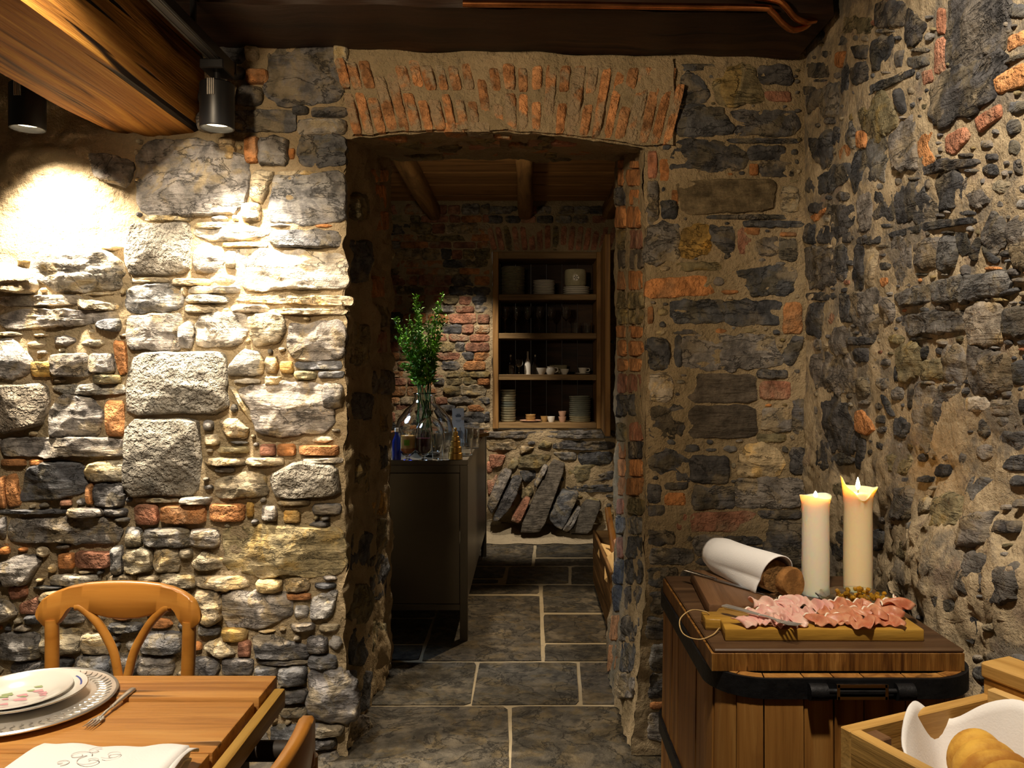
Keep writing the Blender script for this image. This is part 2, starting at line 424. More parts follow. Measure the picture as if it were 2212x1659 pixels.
M['paper'] = plain_mat('white_card', (0.74, 0.74, 0.73), 0.8, 0.0, 0.2)
M['ink'] = plain_mat('grey_ink', (0.16, 0.17, 0.2), 0.8, 0.0, 0.2)
M['embroid'] = plain_mat('grey_embroidery', (0.70, 0.67, 0.65), 0.9, 0.0, 0.1)
M['wax'] = plain_mat('candle_wax', (0.86, 0.78, 0.62), 0.45, 0.0, 0.4, sss=1.0, sssr=(0.035, 0.018, 0.008))
M['wax2'] = plain_mat('cream_candle_wax', (0.84, 0.68, 0.42), 0.45, 0.0, 0.4, sss=1.0, sssr=(0.035, 0.018, 0.008))
M['flame'] = plain_mat('candle_flame', (1, 0.8, 0.4), 0.5, emit=((1.0, 0.55, 0.18), 110.0))
M['wick'] = plain_mat('wick', (0.02, 0.015, 0.01), 0.9)
M['crust'] = plain_mat('bread_crust', (0.32, 0.15, 0.045), 0.8, 0.0, 0.2, 0.45, 40, 0.5, 70)
M['crumb'] = plain_mat('rye_crumb', (0.27, 0.14, 0.05), 0.95, 0.0, 0.1, 0.5, 90, 0.9, 130)
M['loaf'] = plain_mat('yellow_loaf', (0.72, 0.42, 0.07), 0.7, 0.0, 0.3, 0.3, 14, 0.35, 60, alpha_mix=(0.42, 0.18, 0.03))
M['ham'] = plain_mat('cooked_ham', (0.66, 0.30, 0.26), 0.4, 0.0, 0.4, alpha_mix=(0.74, 0.47, 0.38), vs=26, sss=0.25, sssr=(0.01, 0.004, 0.003))
M['ham2'] = plain_mat('cured_ham', (0.46, 0.14, 0.07), 0.4, 0.0, 0.4, alpha_mix=(0.60, 0.28, 0.16), vs=30, sss=0.25, sssr=(0.01, 0.004, 0.003))
M['fat'] = plain_mat('ham_fat', (0.86, 0.74, 0.60), 0.4, 0.0, 0.4, 0.1, 20)
M['amber'] = plain_mat('amber_candy', (0.85, 0.45, 0.04), 0.1, 0.0, 0.6, 0.5, 60, trans=0.55, ior=1.5)
M['leaf'] = plain_mat('fresh_leaf', (0.17, 0.38, 0.03), 0.5, 0.0, 0.3, 0.5, 12)
M['stem'] = plain_mat('green_stem', (0.06, 0.12, 0.02), 0.6, 0.0, 0.3, 0.4, 12)
M['orange'] = plain_mat('amber_drink', (0.55, 0.14, 0.01), 0.05, 0.0, 0.5, trans=0.4, ior=1.33)
M['peach'] = plain_mat('pale_peach_drink', (0.66, 0.42, 0.14), 0.15, 0.0, 0.5, trans=0.3, ior=1.33)
M['purple'] = plain_mat('blackcurrant_drink', (0.06, 0.012, 0.03), 0.08, 0.0, 0.5, trans=0.1, ior=1.33)
M['cord'] = plain_mat('natural_cord', (0.45, 0.30, 0.12), 0.8)
M['lens'] = plain_mat('lamp_lens', (1, 0.9, 0.7), 0.4, emit=((1.0, 0.8, 0.5), 6.0))
M['slate_floor'] = None

# ================================================================== SETTING
YW = 3.08      # face of the doorway wall
YB = 4.13      # its far face
XL, XR = -0.695, 0.447   # doorway jambs
XW = 1.056     # right-hand wall
YF = 7.2       # far wall of the next room
M['archbrick'] = stone_mat('mortar_smeared_brick', layered=0.05, pit=0.4, smear=1.0, strength=0.5, thr=(0.47, 0.56))

class Frame:
    def __init__(s, O, U, V, N, to_uv, scale):
        s.O, s.U, s.V, s.N = [np.array(q, float) for q in (O, U, V, N)]
        s.to_uv = to_uv; s.scale = scale
k_w = YW / F; k_f = YF / F
FR_W = Frame((0, YW, 0), (1, 0, 0), (0, 0, 1), (0, -1, 0), lambda x, y: ((x - PX) * k_w, EYE + (PY - y) * k_w), k_w)
FR_F = Frame((0, YF, 0), (1, 0, 0), (0, 0, 1), (0, -1, 0), lambda x, y: ((x - PX) * k_f, EYE + (PY - y) * k_f), k_f)
def _right(X):
    def f(x, y):
        d = F * X / (x - PX)
        return (-d, EYE + (PY - y) * d / F)
    return f
FR_R = Frame((XW, 0, 0), (0, -1, 0), (0, 0, 1), (-1, 0, 0), _right(XW), 0.0012)
FR_JR = Frame((XR, 0, 0), (0, -1, 0), (0, 0, 1), (-1, 0, 0), _right(XR), 0.002)
FR_JL = Frame((XL, 0, 0), (0, 1, 0), (0, 0, 1), (1, 0, 0), lambda x, y: (F * XL / (x - PX), EYE + (PY - y) * (XL / (x - PX))), 0.002)
def _floor(x, y):
    d = EYE * F / (y - PY)
    return ((x - PX) * d / F, d)
FR_FL = Frame((0, 0, 0), (1, 0, 0), (0, 1, 0), (0, 0, 1), _floor, 0.0025)

# kind: material, colour, smear, height range (m), corner cuts, edge radius, roughness
KIND = {
    'g': ('stone', (0.225, 0.208, 0.19), 0.7, (0.014, 0.034), 2, 0.009, 1.0),
    'd': ('stone', (0.105, 0.103, 0.106), 0.85, (0.012, 0.030), 2, 0.009, 1.0),
    't': ('stone', (0.37, 0.305, 0.205), 0.8, (0.010, 0.028), 2, 0.009, 0.9),
    'w': ('stone', (0.46, 0.41, 0.335), 0.6, (0.014, 0.034), 2, 0.009, 0.9),
    'T': ('tool', (0.345, 0.305, 0.245), 0.5, (0.030, 0.042), 1, 0.010, 0.55),
    'b': ('brick', (0.50, 0.225, 0.085), 0.7, (0.010, 0.022), 1, 0.007, 0.35),
    'p': ('brick', (0.36, 0.165, 0.10), 1.0, (0.008, 0.020), 1, 0.007, 0.4),
    'o': ('stone', (0.44, 0.27, 0.075), 0.5, (0.008, 0.018), 2, 0.009, 0.5),
    'e': ('stone', (0.23, 0.19, 0.105), 0.6, (0.012, 0.026), 2, 0.009, 0.9),
    'k': ('block', (0.165, 0.128, 0.075), 0.25, (0.016, 0.022), 1, 0.010, 0.25),
    'K': ('block', (0.115, 0.098, 0.078), 0.5, (0.012, 0.018), 1, 0.008, 0.4),
    'q': ('stone', (0.62, 0.50, 0.31), 0.3, (0.018, 0.026), 1, 0.018, 0.6),
    'v': ('archbrick', (0.49, 0.235, 0.10), 0.95, (0.006, 0.014), 1, 0.007, 0.5),
    's': ('stone', (0.064, 0.056, 0.043), 0.35, (0.0, 0.0), 0, 0.004, 0.08),
}
def chaikin(p, n, c=0.25):
    for _ in range(n):
        q = np.roll(p, -1, axis=0)
        p = np.stack([p * (1 - c) + q * c, p * c + q * (1 - c)], axis=1).reshape(-1, 2)
    return p
def parea(p):
    q = np.roll(p, -1, axis=0)
    return 0.5 * np.sum(p[:, 0] * q[:, 1] - q[:, 0] * p[:, 1])
def stone_arrays(frame, uv, kind, rng, hscale=1.0, jit=1.0, sp=0.009, woff=0.0, sink=0.035, bulge=None, cm_=1.0, grow=1.0):
    mat_, c0, sm, hr, cut, er, rough = KIND[kind]
    p = np.array(uv, float)
    if parea(p) < 0: p = p[::-1]
    cm = p.mean(axis=0); p = cm + (p - cm) * (1.10 if cut > 1 else 1.015) * grow
    if cut > 1: p = chaikin(chaikin(p, 1, 0.13), 1, 0.25)
    else: p = chaikin(p, cut, 0.12)
    seg = np.linalg.norm(np.roll(p, -1, axis=0) - p, axis=1)
    per = seg.sum()
    n = int(np.clip(per / sp, 12, 84))
    t = np.concatenate([[0], np.cumsum(seg)]); pp = np.vstack([p, p[:1]])
    s = np.linspace(0, per, n, endpoint=False)
    b = np.stack([np.interp(s, t, pp[:, 0]), np.interp(s, t, pp[:, 1])], axis=1)
    c = b.mean(axis=0)
    size = math.sqrt(abs(parea(p)))
    seed = rng.random() * 300
    rad = b - c
    L = np.linalg.norm(rad, axis=1, keepdims=True) + 1e-9
    nz = fbm(np.column_stack([b * (3.6 / max(size, 0.02)), np.full(n, seed)]), 4, 0.62)[:, None]
    b = b + rad / L * nz * size * 0.09 * jit * (0.4 if cut == 1 else 1.0)
    rad = b - c; L = np.linalg.norm(rad, axis=1)
    minr = np.percentile(L, 25)
    nr = int(np.clip(minr / sp, 2, 12))
    H = rng.uniform(*hr) * hscale
    if size < 0.06: H *= 0.75
    er = min(er, minr * 0.6)
    e = er / max(minr, 1e-4)
    rs = [1.0, 1 - e * 0.35, 1 - e] + list(np.linspace(1 - e, 0, nr + 1)[1:-1])
    tilt = 0.0 if kind == 's' else 0.09 * rough
    tu, tv = rng.gauss(0, 1) * tilt, rng.gauss(0, 1) * tilt
    q = np.vstack([c + rad * r for r in rs])
    x = np.clip((1 - np.repeat(rs, n)) * minr / er, 0, 1)
    prof = np.sqrt(np.maximum(0, 1 - (1 - x) ** 2))
    N_ = len(q)
    h = H * 1.12 + (q - c) @ np.array([tu, tv])
    if rough > 0.3 and hscale > 0:      # split faces: a few flat planes
        for _ in range(5):
            th = rng.uniform(0, 6.283); sl = rng.uniform(0.1, 0.65) * min(1.0, hscale); of = rng.uniform(-0.1, 0.75) * minr
            h = np.minimum(h, H * 1.12 - sl * ((q - c) @ np.array([math.cos(th), math.sin(th)]) - of) * rough)
        h = np.maximum(h, H * 0.15)
    fs = min(1.0, size / 0.07) * min(1.0, 0.35 + 0.65 * hscale)
    nn = fbm(np.column_stack([q * 30, np.full(N_, seed + 5)]), 3) * 0.0065 * (rough + 0.1)
    if kind == 's': nn = nn * 0.25
    else: nn = nn + ridged(np.column_stack([q * 10, np.full(N_, seed)]), 2) * 0.006 * rough
    if mat_ == 'stone' and kind != 's':   # slaty ledges
        st = fbm(np.column_stack([q[:, :1] * 5, q[:, 1:] * 32, np.full(N_, seed + 9)]), 2)
        nn = nn + np.round(st * 4) / 4 * 0.009 * rough
    W = [prof * (h + nn * fs)]
    UV = [q]
    cc = c[None, :]
    UVs = np.vstack([rad + c] + UV + [cc])
    Ws = np.concatenate([np.full(n, -sink)] + W + [[W[0][-n:].mean()]]) + woff
    if bulge is not None: Ws = Ws + bulge(UVs)
    pts = frame.O + UVs[:, :1] * frame.U + UVs[:, 1:] * frame.V + Ws[:, None] * frame.N
    Fc = []
    nring = len(rs) + 1
    for k in range(nring - 1):
        for i in range(n):
            j = (i + 1) % n
            Fc.append((k*n+i, k*n+j, (k+1)*n+j, (k+1)*n+i))
    last = (nring - 1) * n; ctr = nring * n
    for i in range(n): Fc.append((last + i, last + (i + 1) % n, ctr))
    j = rng.uniform(0.78, 1.25) * cm_; h = rng.uniform(-0.05, 0.05)
    colr = (c0[0] * j * (1 + h), c0[1] * j, c0[2] * j * (1 - h), sm * (rng.uniform(0.75, 1.0) if kind == 'v' else rng.uniform(0.3, 1.0)))
    return pts, Fc, mat_, colr, abs(parea(p))

def parse(text, ox=0.0, oy=0.0, s=1.0, rng=None):
    out = []
    for ln in text.strip().splitlines():
        for item in ln.split(';'):
            item = item.strip()
            if not item: continue
            tk = item.split()
            pts = [(float(a.split(',')[0]) * s + ox, float(a.split(',')[1]) * s + oy) for a in tk[1:]]
            if len(pts) == 2:
                (x0, y0), (x1, y1) = pts
                jx, jy = (x1 - x0) * 0.05, (y1 - y0) * 0.07
                u = rng.uniform
                pts = [(x0 + u(0, jx), y0 + u(0, jy)), (x1 - u(0, jx), y0 + u(0, jy)), (x1 - u(0, jx), y1 - u(0, jy)), (x0 + u(0, jx), y1 - u(0, jy))]
            out.append((tk[0], pts))
    return out

def poly_mask(mask, poly, x0, y0, res, grow=0):
    p = np.array(poly, float)
    if grow:
        c = p.mean(axis=0); d = p - c; l = np.linalg.norm(d, axis=1, keepdims=True) + 1e-6
        p = p + d / l * grow
    xa, ya = np.floor((p.min(axis=0) - (x0, y0)) / res).astype(int) - 1
    xb, yb = np.ceil((p.max(axis=0) - (x0, y0)) / res).astype(int) + 1
    xa, ya = max(xa, 0), max(ya, 0); xb, yb = min(xb, mask.shape[1]), min(yb, mask.shape[0])
    if xb <= xa or yb <= ya: return None
    X, Y = np.meshgrid((np.arange(xa, xb) + 0.5) * res + x0, (np.arange(ya, yb) + 0.5) * res + y0)
    ins = np.zeros(X.shape, bool); n = len(p)
    for i in range(n):
        x1, y1 = p[i]; x2, y2 = p[(i + 1) % n]
        if y1 == y2: continue
        cnd = ((y1 > Y) != (y2 > Y)) & (X < (x2 - x1) * (Y - y1) / (y2 - y1) + x1)
        ins ^= cnd
    return (slice(ya, yb), slice(xa, xb)), ins

def fill(traced, regions, sizes, kinds, rng, tries, gap=5, avoid=(), res=3.0):
    """small stones set between the big ones"""
    allp = np.array([q for r in regions for q in r])
    x0, y0 = allp.min(axis=0) - 10; x1, y1 = allp.max(axis=0) + 10
    mask = np.ones((int((y1 - y0) / res) + 2, int((x1 - x0) / res) + 2), bool)
    for r in regions:
        s = poly_mask(mask, r, x0, y0, res)
        if s: mask[s[0]] &= ~s[1]
    for r in list(avoid) + [p for _, p in traced]:
        s = poly_mask(mask, r, x0, y0, res, gap)
        if s: mask[s[0]] |= s[1]
    out = []
    names = [k for k, _ in kinds]; wts = [w for _, w in kinds]
    for (wr, hr_), nt_ in zip(sizes, tries):
        for _ in range(nt_):
            cx, cy = rng.uniform(x0, x1), rng.uniform(y0, y1)
            ix, iy = int((cx - x0) / res), int((cy - y0) / res)
            if mask[iy, ix]: continue
            w, h = rng.uniform(*wr), rng.uniform(*hr_)
            xa, xb = int((cx - w / 2 - gap - x0) / res), int((cx + w / 2 + gap - x0) / res) + 1
            ya, yb = int((cy - h / 2 - gap - y0) / res), int((cy + h / 2 + gap - y0) / res) + 1
            if xa < 0 or ya < 0 or xb > mask.shape[1] or yb > mask.shape[0]: continue
            if mask[ya:yb, xa:xb].any(): continue
            mask[int((cy - h/2 - y0)/res):int((cy + h/2 - y0)/res) + 1, int((cx - w/2 - x0)/res):int((cx + w/2 - x0)/res) + 1] = True
            k = rng.choices(names, wts)[0]
            m = rng.randint(5, 7)
            a0 = rng.uniform(0, 6.28)
            pts = []
            for i in range(m):
                a = a0 + 6.283 * i / m + rng.uniform(-0.25, 0.25)
                q = 1.0 / max(abs(math.cos(a)), abs(math.sin(a))) ** 0.65
                pts.append((cx + math.cos(a) * w / 2 * q * rng.uniform(0.8, 1.0), cy + math.sin(a) * h / 2 * q * rng.uniform(0.8, 1.0)))
            out.append((k, pts))
    return out

def lay(parent, specs, limit=300, piece='stone', stuff_name='small_stones'):
    """specs: (arrays) -> the largest `limit` as parts, the rest joined as one part of kind stuff"""
    specs = sorted(specs, key=lambda q: -q[4])
    for pts, Fc, mat_, colr, ar in specs[:limit]:
        c = pts.mean(axis=0)
        nm = 'brick' if mat_ in ('brick', 'archbrick') else piece
        me = bpy.data.meshes.new(nm)
        me.from_pydata((pts - c).tolist(), [], Fc)
        me.polygons.foreach_set('use_smooth', [True] * len(me.polygons))
        me.set_sharp_from_angle(angle=R(42))
        me.materials.append(M[mat_])
        o = bpy.data.objects.new(nm, me); col.objects.link(o)
        o.location = Vector(c) - parent_loc(parent); o.parent = parent
        o.color = colr
    rest = specs[limit:]
    if rest:
        V = []; Fa = []; cols = []
        for pts, Fc, mat_, colr, ar in rest:
            o_ = len(V); V.extend(pts.tolist()); Fa.extend([tuple(i + o_ for i in f) for f in Fc]); cols.extend([(colr[0], colr[1], colr[2], 1)] * len(pts))
        me = bpy.data.meshes.new(stuff_name); me.from_pydata(V, [], Fa)
        at = me.color_attributes.new('tint', 'FLOAT_COLOR', 'POINT')
        at.data.foreach_set('color', np.array(cols).ravel())
        me.polygons.foreach_set('use_smooth', [True] * len(me.polygons)); me.set_sharp_from_angle(angle=R(42))
        me.materials.append(M['stuff'])
        o = bpy.data.objects.new(stuff_name, me); col.objects.link(o); o.parent = parent; o['kind'] = 'stuff'
def parent_loc(o):
    v = Vector((0, 0, 0))
    while o is not None: v = v + o.location; o = o.parent
    return v

def disp(p, amp=1.0):
    """rough mortar surface: the same push for the same place, so panels stay closed"""
    d = np.zeros_like(p)
    for a in range(3):
        d[:, a] = fbm(p * 6.0 + 31.7 * a, 3) * 0.014 + fbm(p * 26.0 + 11.3 * a, 3) * 0.0085
    return d * amp
def panel(g, fn, nu, nv, amp=1.0, post=None):
    uu, vv = np.meshgrid(np.linspace(0, 1, nu), np.linspace(0, 1, nv))
    p = fn(uu.ravel(), vv.ravel())
    a = amp(p)[:, None] if callable(amp) else amp
    p = p + disp(p) * a
    if post is not None: p = post(p)
    Fc = [(j*nu+i, j*nu+i+1, (j+1)*nu+i+1, (j+1)*nu+i) for j in range(nv - 1) for i in range(nu - 1)]
    g.add(p.tolist(), Fc)
def rect_xz(x0, x1, z0, z1, y): return lambda u, v: np.column_stack([x0 + (x1 - x0) * u, np.full_like(u, y), z0 + (z1 - z0) * v])
def rect_yz(y0, y1, z0, z1, x): return lambda u, v: np.column_stack([np.full_like(u, x), y0 + (y1 - y0) * u, z0 + (z1 - z0) * v])
def setting(o, label):
    o['kind'] = 'structure'; o['label'] = label; return o

# ------------------------------------------------------------------ doorway wall
def arch_z(x):     # lower edge of the brick arch on the room side
    t = (x - XL) / (XR - XL)
    return 2.352 + 0.036 * np.sin(np.pi * np.clip(t, 0, 1)) - 0.030 * t
def jamb_push(p):  # the right jamb swells at its foot, the left one a little
    q = p.copy()
    foot = np.clip((0.75 - p[:, 2]) / 0.75, 0, 1) ** 1.5
    mR = np.abs(p[:, 0] - XR) < 0.06
    mL = np.abs(p[:, 0] - XL) < 0.06
    q[:, 0] += np.where(mR, -0.055 * foot, 0) + np.where(mL, 0.03 * foot * np.clip(np.sin(p[:, 1] * 7.0), 0, 1), 0)
    return q
g = G()
ROUGH = lambda p: np.where((p[:, 0] < -1.48) & (p[:, 2] > 2.0), 1.5, 1.15)
panel(g, rect_xz(-2.75, XL, 0, 2.95, YW + 0.006), 150, 210, ROUGH, jamb_push)
panel(g, rect_xz(XR, XW + 0.03, 0, 2.95, YW), 56, 210, 0.8, jamb_push)
panel(g, lambda u, v: np.column_stack([XL + (XR - XL) * u, np.full_like(u, YW), arch_z(XL + (XR - XL) * u) * (1 - v) + 2.95 * v]), 90, 46, 1.0)
panel(g, lambda u, v: np.column_stack([XL + (XR - XL) * u, YW + (YB - YW) * v, arch_z(XL + (XR - XL) * u) * (1 - v) + 2.545 * v]), 90, 70, 1.5)
panel(g, rect_yz(YW, YB, 0, 2.545, XL), 70, 170, 2.3, jamb_push)
panel(g, rect_yz(YW, YB, 0, 2.545, XR), 70, 170, 1.5, jamb_push)
panel(g, rect_xz(-2.75, XL, 0, 2.95, YB), 30, 40, 1.0, jamb_push)
panel(g, rect_xz(XR, 1.5, 0, 2.95, YB), 20, 40, 1.0, jamb_push)
panel(g, rect_xz(XL, XR, 2.545, 2.95, YB), 20, 10, 1.0)
wall_back = setting(g.build('wall_back', M['mortar'], smooth=180, recalc=False), 'rough stone and brick wall with the open doorway in it')

rng = random.Random(11)
S1 = 760 / 2212.0
LEFT1 = parse('''
g 900,920 1240,880 1520,1000 1540,1180 1480,1340 1000,1350 890,1280; t 1385,865 1480,1010; b 1540,855 1630,1030; g 1630,862 1815,1040; b 1815,930 1855,1010
d 1870,850 2170,1050; t 1600,1070 1730,1080 1650,1280 1570,1240; g 1720,1110 2140,1080 2165,1390 1700,1400; t 1520,1280 1640,1390; t 900,1355 1200,1395; d 1700,1445 2140,1560
t 1230,1400 1560,1440; t 1745,1075 2100,1105; g 560,960 840,1010 800,1180 600,1120
b 1540,430 1690,530; d 1490,545 1645,660; d 1700,330 2100,300 2180,500 2130,640 1750,650 1660,560 1700,420; d 1470,690 1850,830; d 1840,670 1940,720; d 1960,670 2180,735
g 1880,745 2170,850; t 1310,500 1400,560; t 1545,280 1630,380; d 1330,290 1540,400; d 1330,420 1530,500; t 2100,280 2190,420; d 1250,560 1460,680; g 1240,700 1460,830
''', 0, 0, S1, rng)
LEFT2 = parse('''
w 260,205 720,230 765,330 740,455 350,460 240,380; w 0,290 225,330 240,470 0,460; w 0,495 480,485 520,545 30,560; t 490,510 740,540 740,585 520,580
g 20,620 150,575 700,590 740,625 560,670 60,705; d 610,655 760,630 760,720 630,705; g 0,770 80,765 200,890 200,960 100,1010 0,1000; o 205,900 330,1000; g 338,850 560,1000; g 578,850 720,980; e 590,985 760,1050
b 712,770 790,780 800,980 750,990; w 330,1055 760,1045 775,1112 400,1112; T 0,1050 290,1040 310,1200 260,1300 0,1370; g 330,1180 420,1110 560,1140 660,1240 620,1320 600,1372 330,1372; b 668,1140 785,1380
g 30,1385 660,1382 780,1405 790,1498 60,1498
T 830,50 1180,30 1210,130 1190,360 820,370 795,260; w 1220,100 1300,50 1560,50 1690,100 1560,142 1330,147; t 1400,152 1680,190; w 1215,225 1290,165 1390,190 1420,260 1380,340 1230,340; t 1422,210 1488,320
w 1485,205 1600,190 2140,230 2150,440 1560,455 1500,380; t 820,378 1060,412; t 1065,385 1320,430; w 1325,362 1488,412; g 825,430 1100,418 1145,445 1140,580 795,600; t 1150,430 1180,500; w 1185,432 1510,480
w 1165,487 1440,540; t 1165,546 1440,600; t 1500,482 2190,492 2190,555 1700,540 1500,522; w 1450,545 1690,600; t 1700,572 2170,612; g 815,622 1130,608 1140,780 1110,830 820,830; g 1130,680 1190,650 1230,700 1200,820 1130,810
w 1250,612 1550,595 1560,700 1500,800 1250,815; t 1565,620 1760,602 1800,680 1750,790 1600,810; g 1822,680 2140,642 2165,760 2150,890 1880,895 1815,800; d 1860,900 2150,958; d 2000,965 2160,1010
T 850,850 1380,835 1415,880 1430,1230 810,1240 790,1050; w 1442,950 1530,832 1640,850 1655,970 1600,990 1442,990; t 1670,872 1745,980; o 1760,902 1840,980; t 1665,995 1770,1055; e 1850,965 1990,1020
g 1490,1080 1900,1032 2030,1062 2100,1200 2060,1340 1640,1380 1600,1230; g 2035,1040 2160,1205; t 1440,1060 1485,1080 1600,1270 1560,1262; t 1380,1282 1480,1257 1560,1330 1540,1390 1430,1370
T 800,1268 1240,1265 1260,1400 1258,1745 790,1750; g 1282,1272 1340,1340; e 1370,1440 1560,1480; b 1740,1420 1855,1500; p 1632,1422 1735,1500; b 1872,1427 2140,1498; t 1290,1510 1540,1560; t 1552,1507 1780,1560; w 1900,1510 2150,1545; t 1290,1360 1370,1430
''', 0, 470, S1, rng)
S3 = 860 / 2012.0
LEFT3 = parse('''
b 0,96 130,134; b 150,96 250,130; d 112,280 150,150 250,112 410,120 430,270 120,310; t 442,112 635,213; b 0,180 28,350; b 32,180 80,167 110,330 42,340; b 437,218 470,330; d 476,215 630,340; p 305,302 360,335
t 690,292 900,318; w 920,290 1070,286 1060,328 912,320; t 1092,200 1330,152 1350,280 1112,300; T 1362,180 1500,102 1700,130 1720,280 1400,300; d 0,352 340,374; g 350,342 520,388; d 525,345 640,385; g 62,400 540,395 600,470 580,520 82,520; d 0,390 30,500
p 682,322 800,430; b 806,327 1045,428; b 1057,322 1240,418; o 1246,317 1280,395; g 1320,330 1400,410; o 1432,355 1515,418; d 1580,322 1720,378; t 1400,302 1560,332; g 637,440 720,540; g 726,442 960,540; g 962,452 1115,545
e 1142,462 1220,440 1720,447 1725,680 1142,670; t 627,547 770,670; t 776,547 905,670; t 970,620 1030,567 1130,600 1130,650 1000,660; t 908,552 970,600; b 0,540 45,580; b 292,572 370,655; p 376,562 565,650; g 570,532 622,680
g 0,620 120,582 200,610 150,720 30,740; p 40,742 130,735 140,790 60,810; p 97,830 205,785 208,880 100,880; g 0,800 70,832 90,880 0,930; w 252,682 500,738; t 542,682 688,714; t 692,687 800,714; t 804,677 985,748; t 992,692 1230,682 1260,740 1150,760 992,740
t 1302,702 1425,770; t 1442,697 1565,770; b 1442,774 1580,810; t 992,762 1110,762 1120,900 1060,940 1000,900; g 1142,790 1200,765 1440,772 1480,880 1350,940 1150,940; g 1490,832 1560,905; g 1582,800 1710,752 1680,890 1570,905; d 1592,722 1700,750
d 130,882 210,930; t 215,760 500,830; t 520,765 760,850; t 780,765 960,860; g 220,840 420,930; g 440,850 540,910; g 0,970 200,1110; t 217,950 410,1080; t 412,970 560,1080; d 552,922 720,965; d 724,972 920,1080; d 572,1082 700,1190; g 704,1092 880,1190; d 380,1092 560,1190; d 62,1122 230,1190
o 1122,952 1250,1020; t 1032,1040 1110,1002 1195,1080 1110,1100; p 1202,1012 1270,1100; d 1282,1000 1340,980 1540,1040 1550,1108 1300,1100; g 1470,922 1590,960; d 962,1102 1110,1190; d 1122,1102 1280,1190; d 1310,1112 1550,1136; d 1284,1142 1405,1200; d 1412,1142 1550,1240; d 1002,942 1110,990
d 1552,992 1650,1080; d 1562,1087 1700,1162; d 1562,1170 1720,1172 1800,1240 1800,1400 1720,1425 1570,1400; d 1392,1252 1550,1320; g 1412,1342 1550,1400; d 1372,1442 1550,1540; d 1572,1432 1740,1490; d 1572,1502 1700,1556; g 1562,1592 1700,1562 1720,1670 1550,1670
g 900,1230 1100,1330; d 1120,1230 1360,1330; g 600,1230 880,1330; d 300,1230 580,1330; g 20,1230 280,1330; t 1100,1350 1350,1450; d 850,1350 1080,1450; g 1100,1470 1350,1580; d 700,1470 1080,1580
''', 0, 950, S3, rng)
S4 = 912 / 2212.0
BACKR = parse('''
d 402,230 440,182 510,200 570,300 540,340 402,345; e 602,162 780,152 830,260 840,340 612,350; d 822,152 990,250; p 850,282 990,340; d 392,142 590,180; d 392,352 540,374; d 392,382 620,377 680,500 402,520; d 672,382 1010,515
d 382,547 640,547 760,620 740,690 382,730; d 772,567 960,645; d 832,652 1000,735; b 772,662 820,725; d 650,532 1020,558; k 402,750 880,747 905,780 895,910 420,930; t 940,782 1030,922; d 560,932 1030,956; d 752,962 1040,998
g 240,985 400,972 410,1150 240,1185; o 412,987 560,1150; d 565,987 695,1160; p 712,1002 790,1180; g 802,1045 920,1150; b 742,997 830,1040; b 932,1022 1020,1045; e 392,1182 620,1228; b 240,1270 550,1247 580,1350 235,1368
d 702,1207 1020,1212 990,1350 800,1355; d 372,1382 636,1500; d 644,1382 920,1508; b 947,1387 1050,1560; d 382,1532 540,1558; g 240,760 300,970; d 310,860 392,960; b 300,640 352,760; b 362,800 400,920; p 240,600 290,740; d 925,1060 1025,1170
''', 1300, 80, S4, rng) + parse('''
g 430,310 880,302 920,460 422,480; d 240,322 350,480; d 382,312 418,470; d 932,420 1000,312 1060,312 1000,460; K 442,500 808,660; K 442,672 808,840; p 832,542 990,640; d 822,482 970,530; g 842,692 990,800; w 250,500 365,650; d 255,665 430,840
d 242,902 300,882 450,950 440,1060 380,1060 262,1000; q 720,940 760,872 850,867 920,900 960,970 920,1035 712,1045; d 465,932 660,1075; d 990,892 1080,1030; g 705,1055 1040,1200; d 240,1082 310,1180; b 322,1122 440,1195; d 322,1072 450,1110
p 392,1240 480,1232 800,1222 810,1330 402,1330; d 482,1092 690,1210; d 862,1268 1050,1510; d 822,1217 1040,1262; d 240,1192 330,1250; d 640,1352 856,1400; g 482,1352 636,1450; d 250,1290 380,1400; g 260,1420 470,1500; d 650,1410 850,1500; b 240,150 270,240; d 1000,560 1060,800; e 820,820 960,860
d 250,1520 400,1620; d 420,1520 600,1640; g 620,1520 840,1640; d 860,1530 1040,1640; d 250,1640 400,1760; g 420,1660 640,1780; d 240,1780 420,1900; g 260,1920 430,2060; d 250,2080 420,2200; b 250,2220 420,2260; g 250,2280 430,2420
''', 1300, 600, S4, rng)
specs_w = []
trW = LEFT1 + LEFT2 + LEFT3
for k, p in trW:
    specs_w.append(stone_arrays(FR_W, [FR_W.to_uv(*q) for q in p], k, rng, 1.25, cm_=1.3 if k in 'gdte' else 1.05))
reg = [[(-110, 296), (742, 296), (742, 1700), (-110, 1700)], [(505, 110), (742, 110), (742, 296), (505, 296)]]
fl = fill(trW, reg, [((45, 100), (18, 40)), ((24, 55), (16, 34)), ((30, 80), (7, 14)), ((10, 26), (8, 20))],
          [('t', .40), ('g', .30), ('d', .17), ('w', .06), ('b', .05), ('e', .02)], rng, (5000, 9000, 9000, 16000), 1.5, avoid=[[(-120, 180), (285, 180), (290, 480), (150, 540), (-120, 560)]])
for k, p in fl: specs_w.append(stone_arrays(FR_W, [FR_W.to_uv(*q) for q in p], k, rng, 0.95, 1.2, 0.008, cm_=1.2))
for k, p in BACKR:
    specs_w.append(stone_arrays(FR_W, [FR_W.to_uv(*q) for q in p], k, rng, 0.55, 1.6, grow=1.05))
fl = fill(BACKR, [[(1402, 140), (1735, 140), (1735, 1500), (1402, 1500)]], [((26, 60), (10, 24)), ((14, 34), (7, 18)), ((8, 18), (6, 14))],
          [('d', .5), ('g', .26), ('t', .1), ('b', .08), ('e', .06)], rng, (3000, 5000, 6000), 2.5)
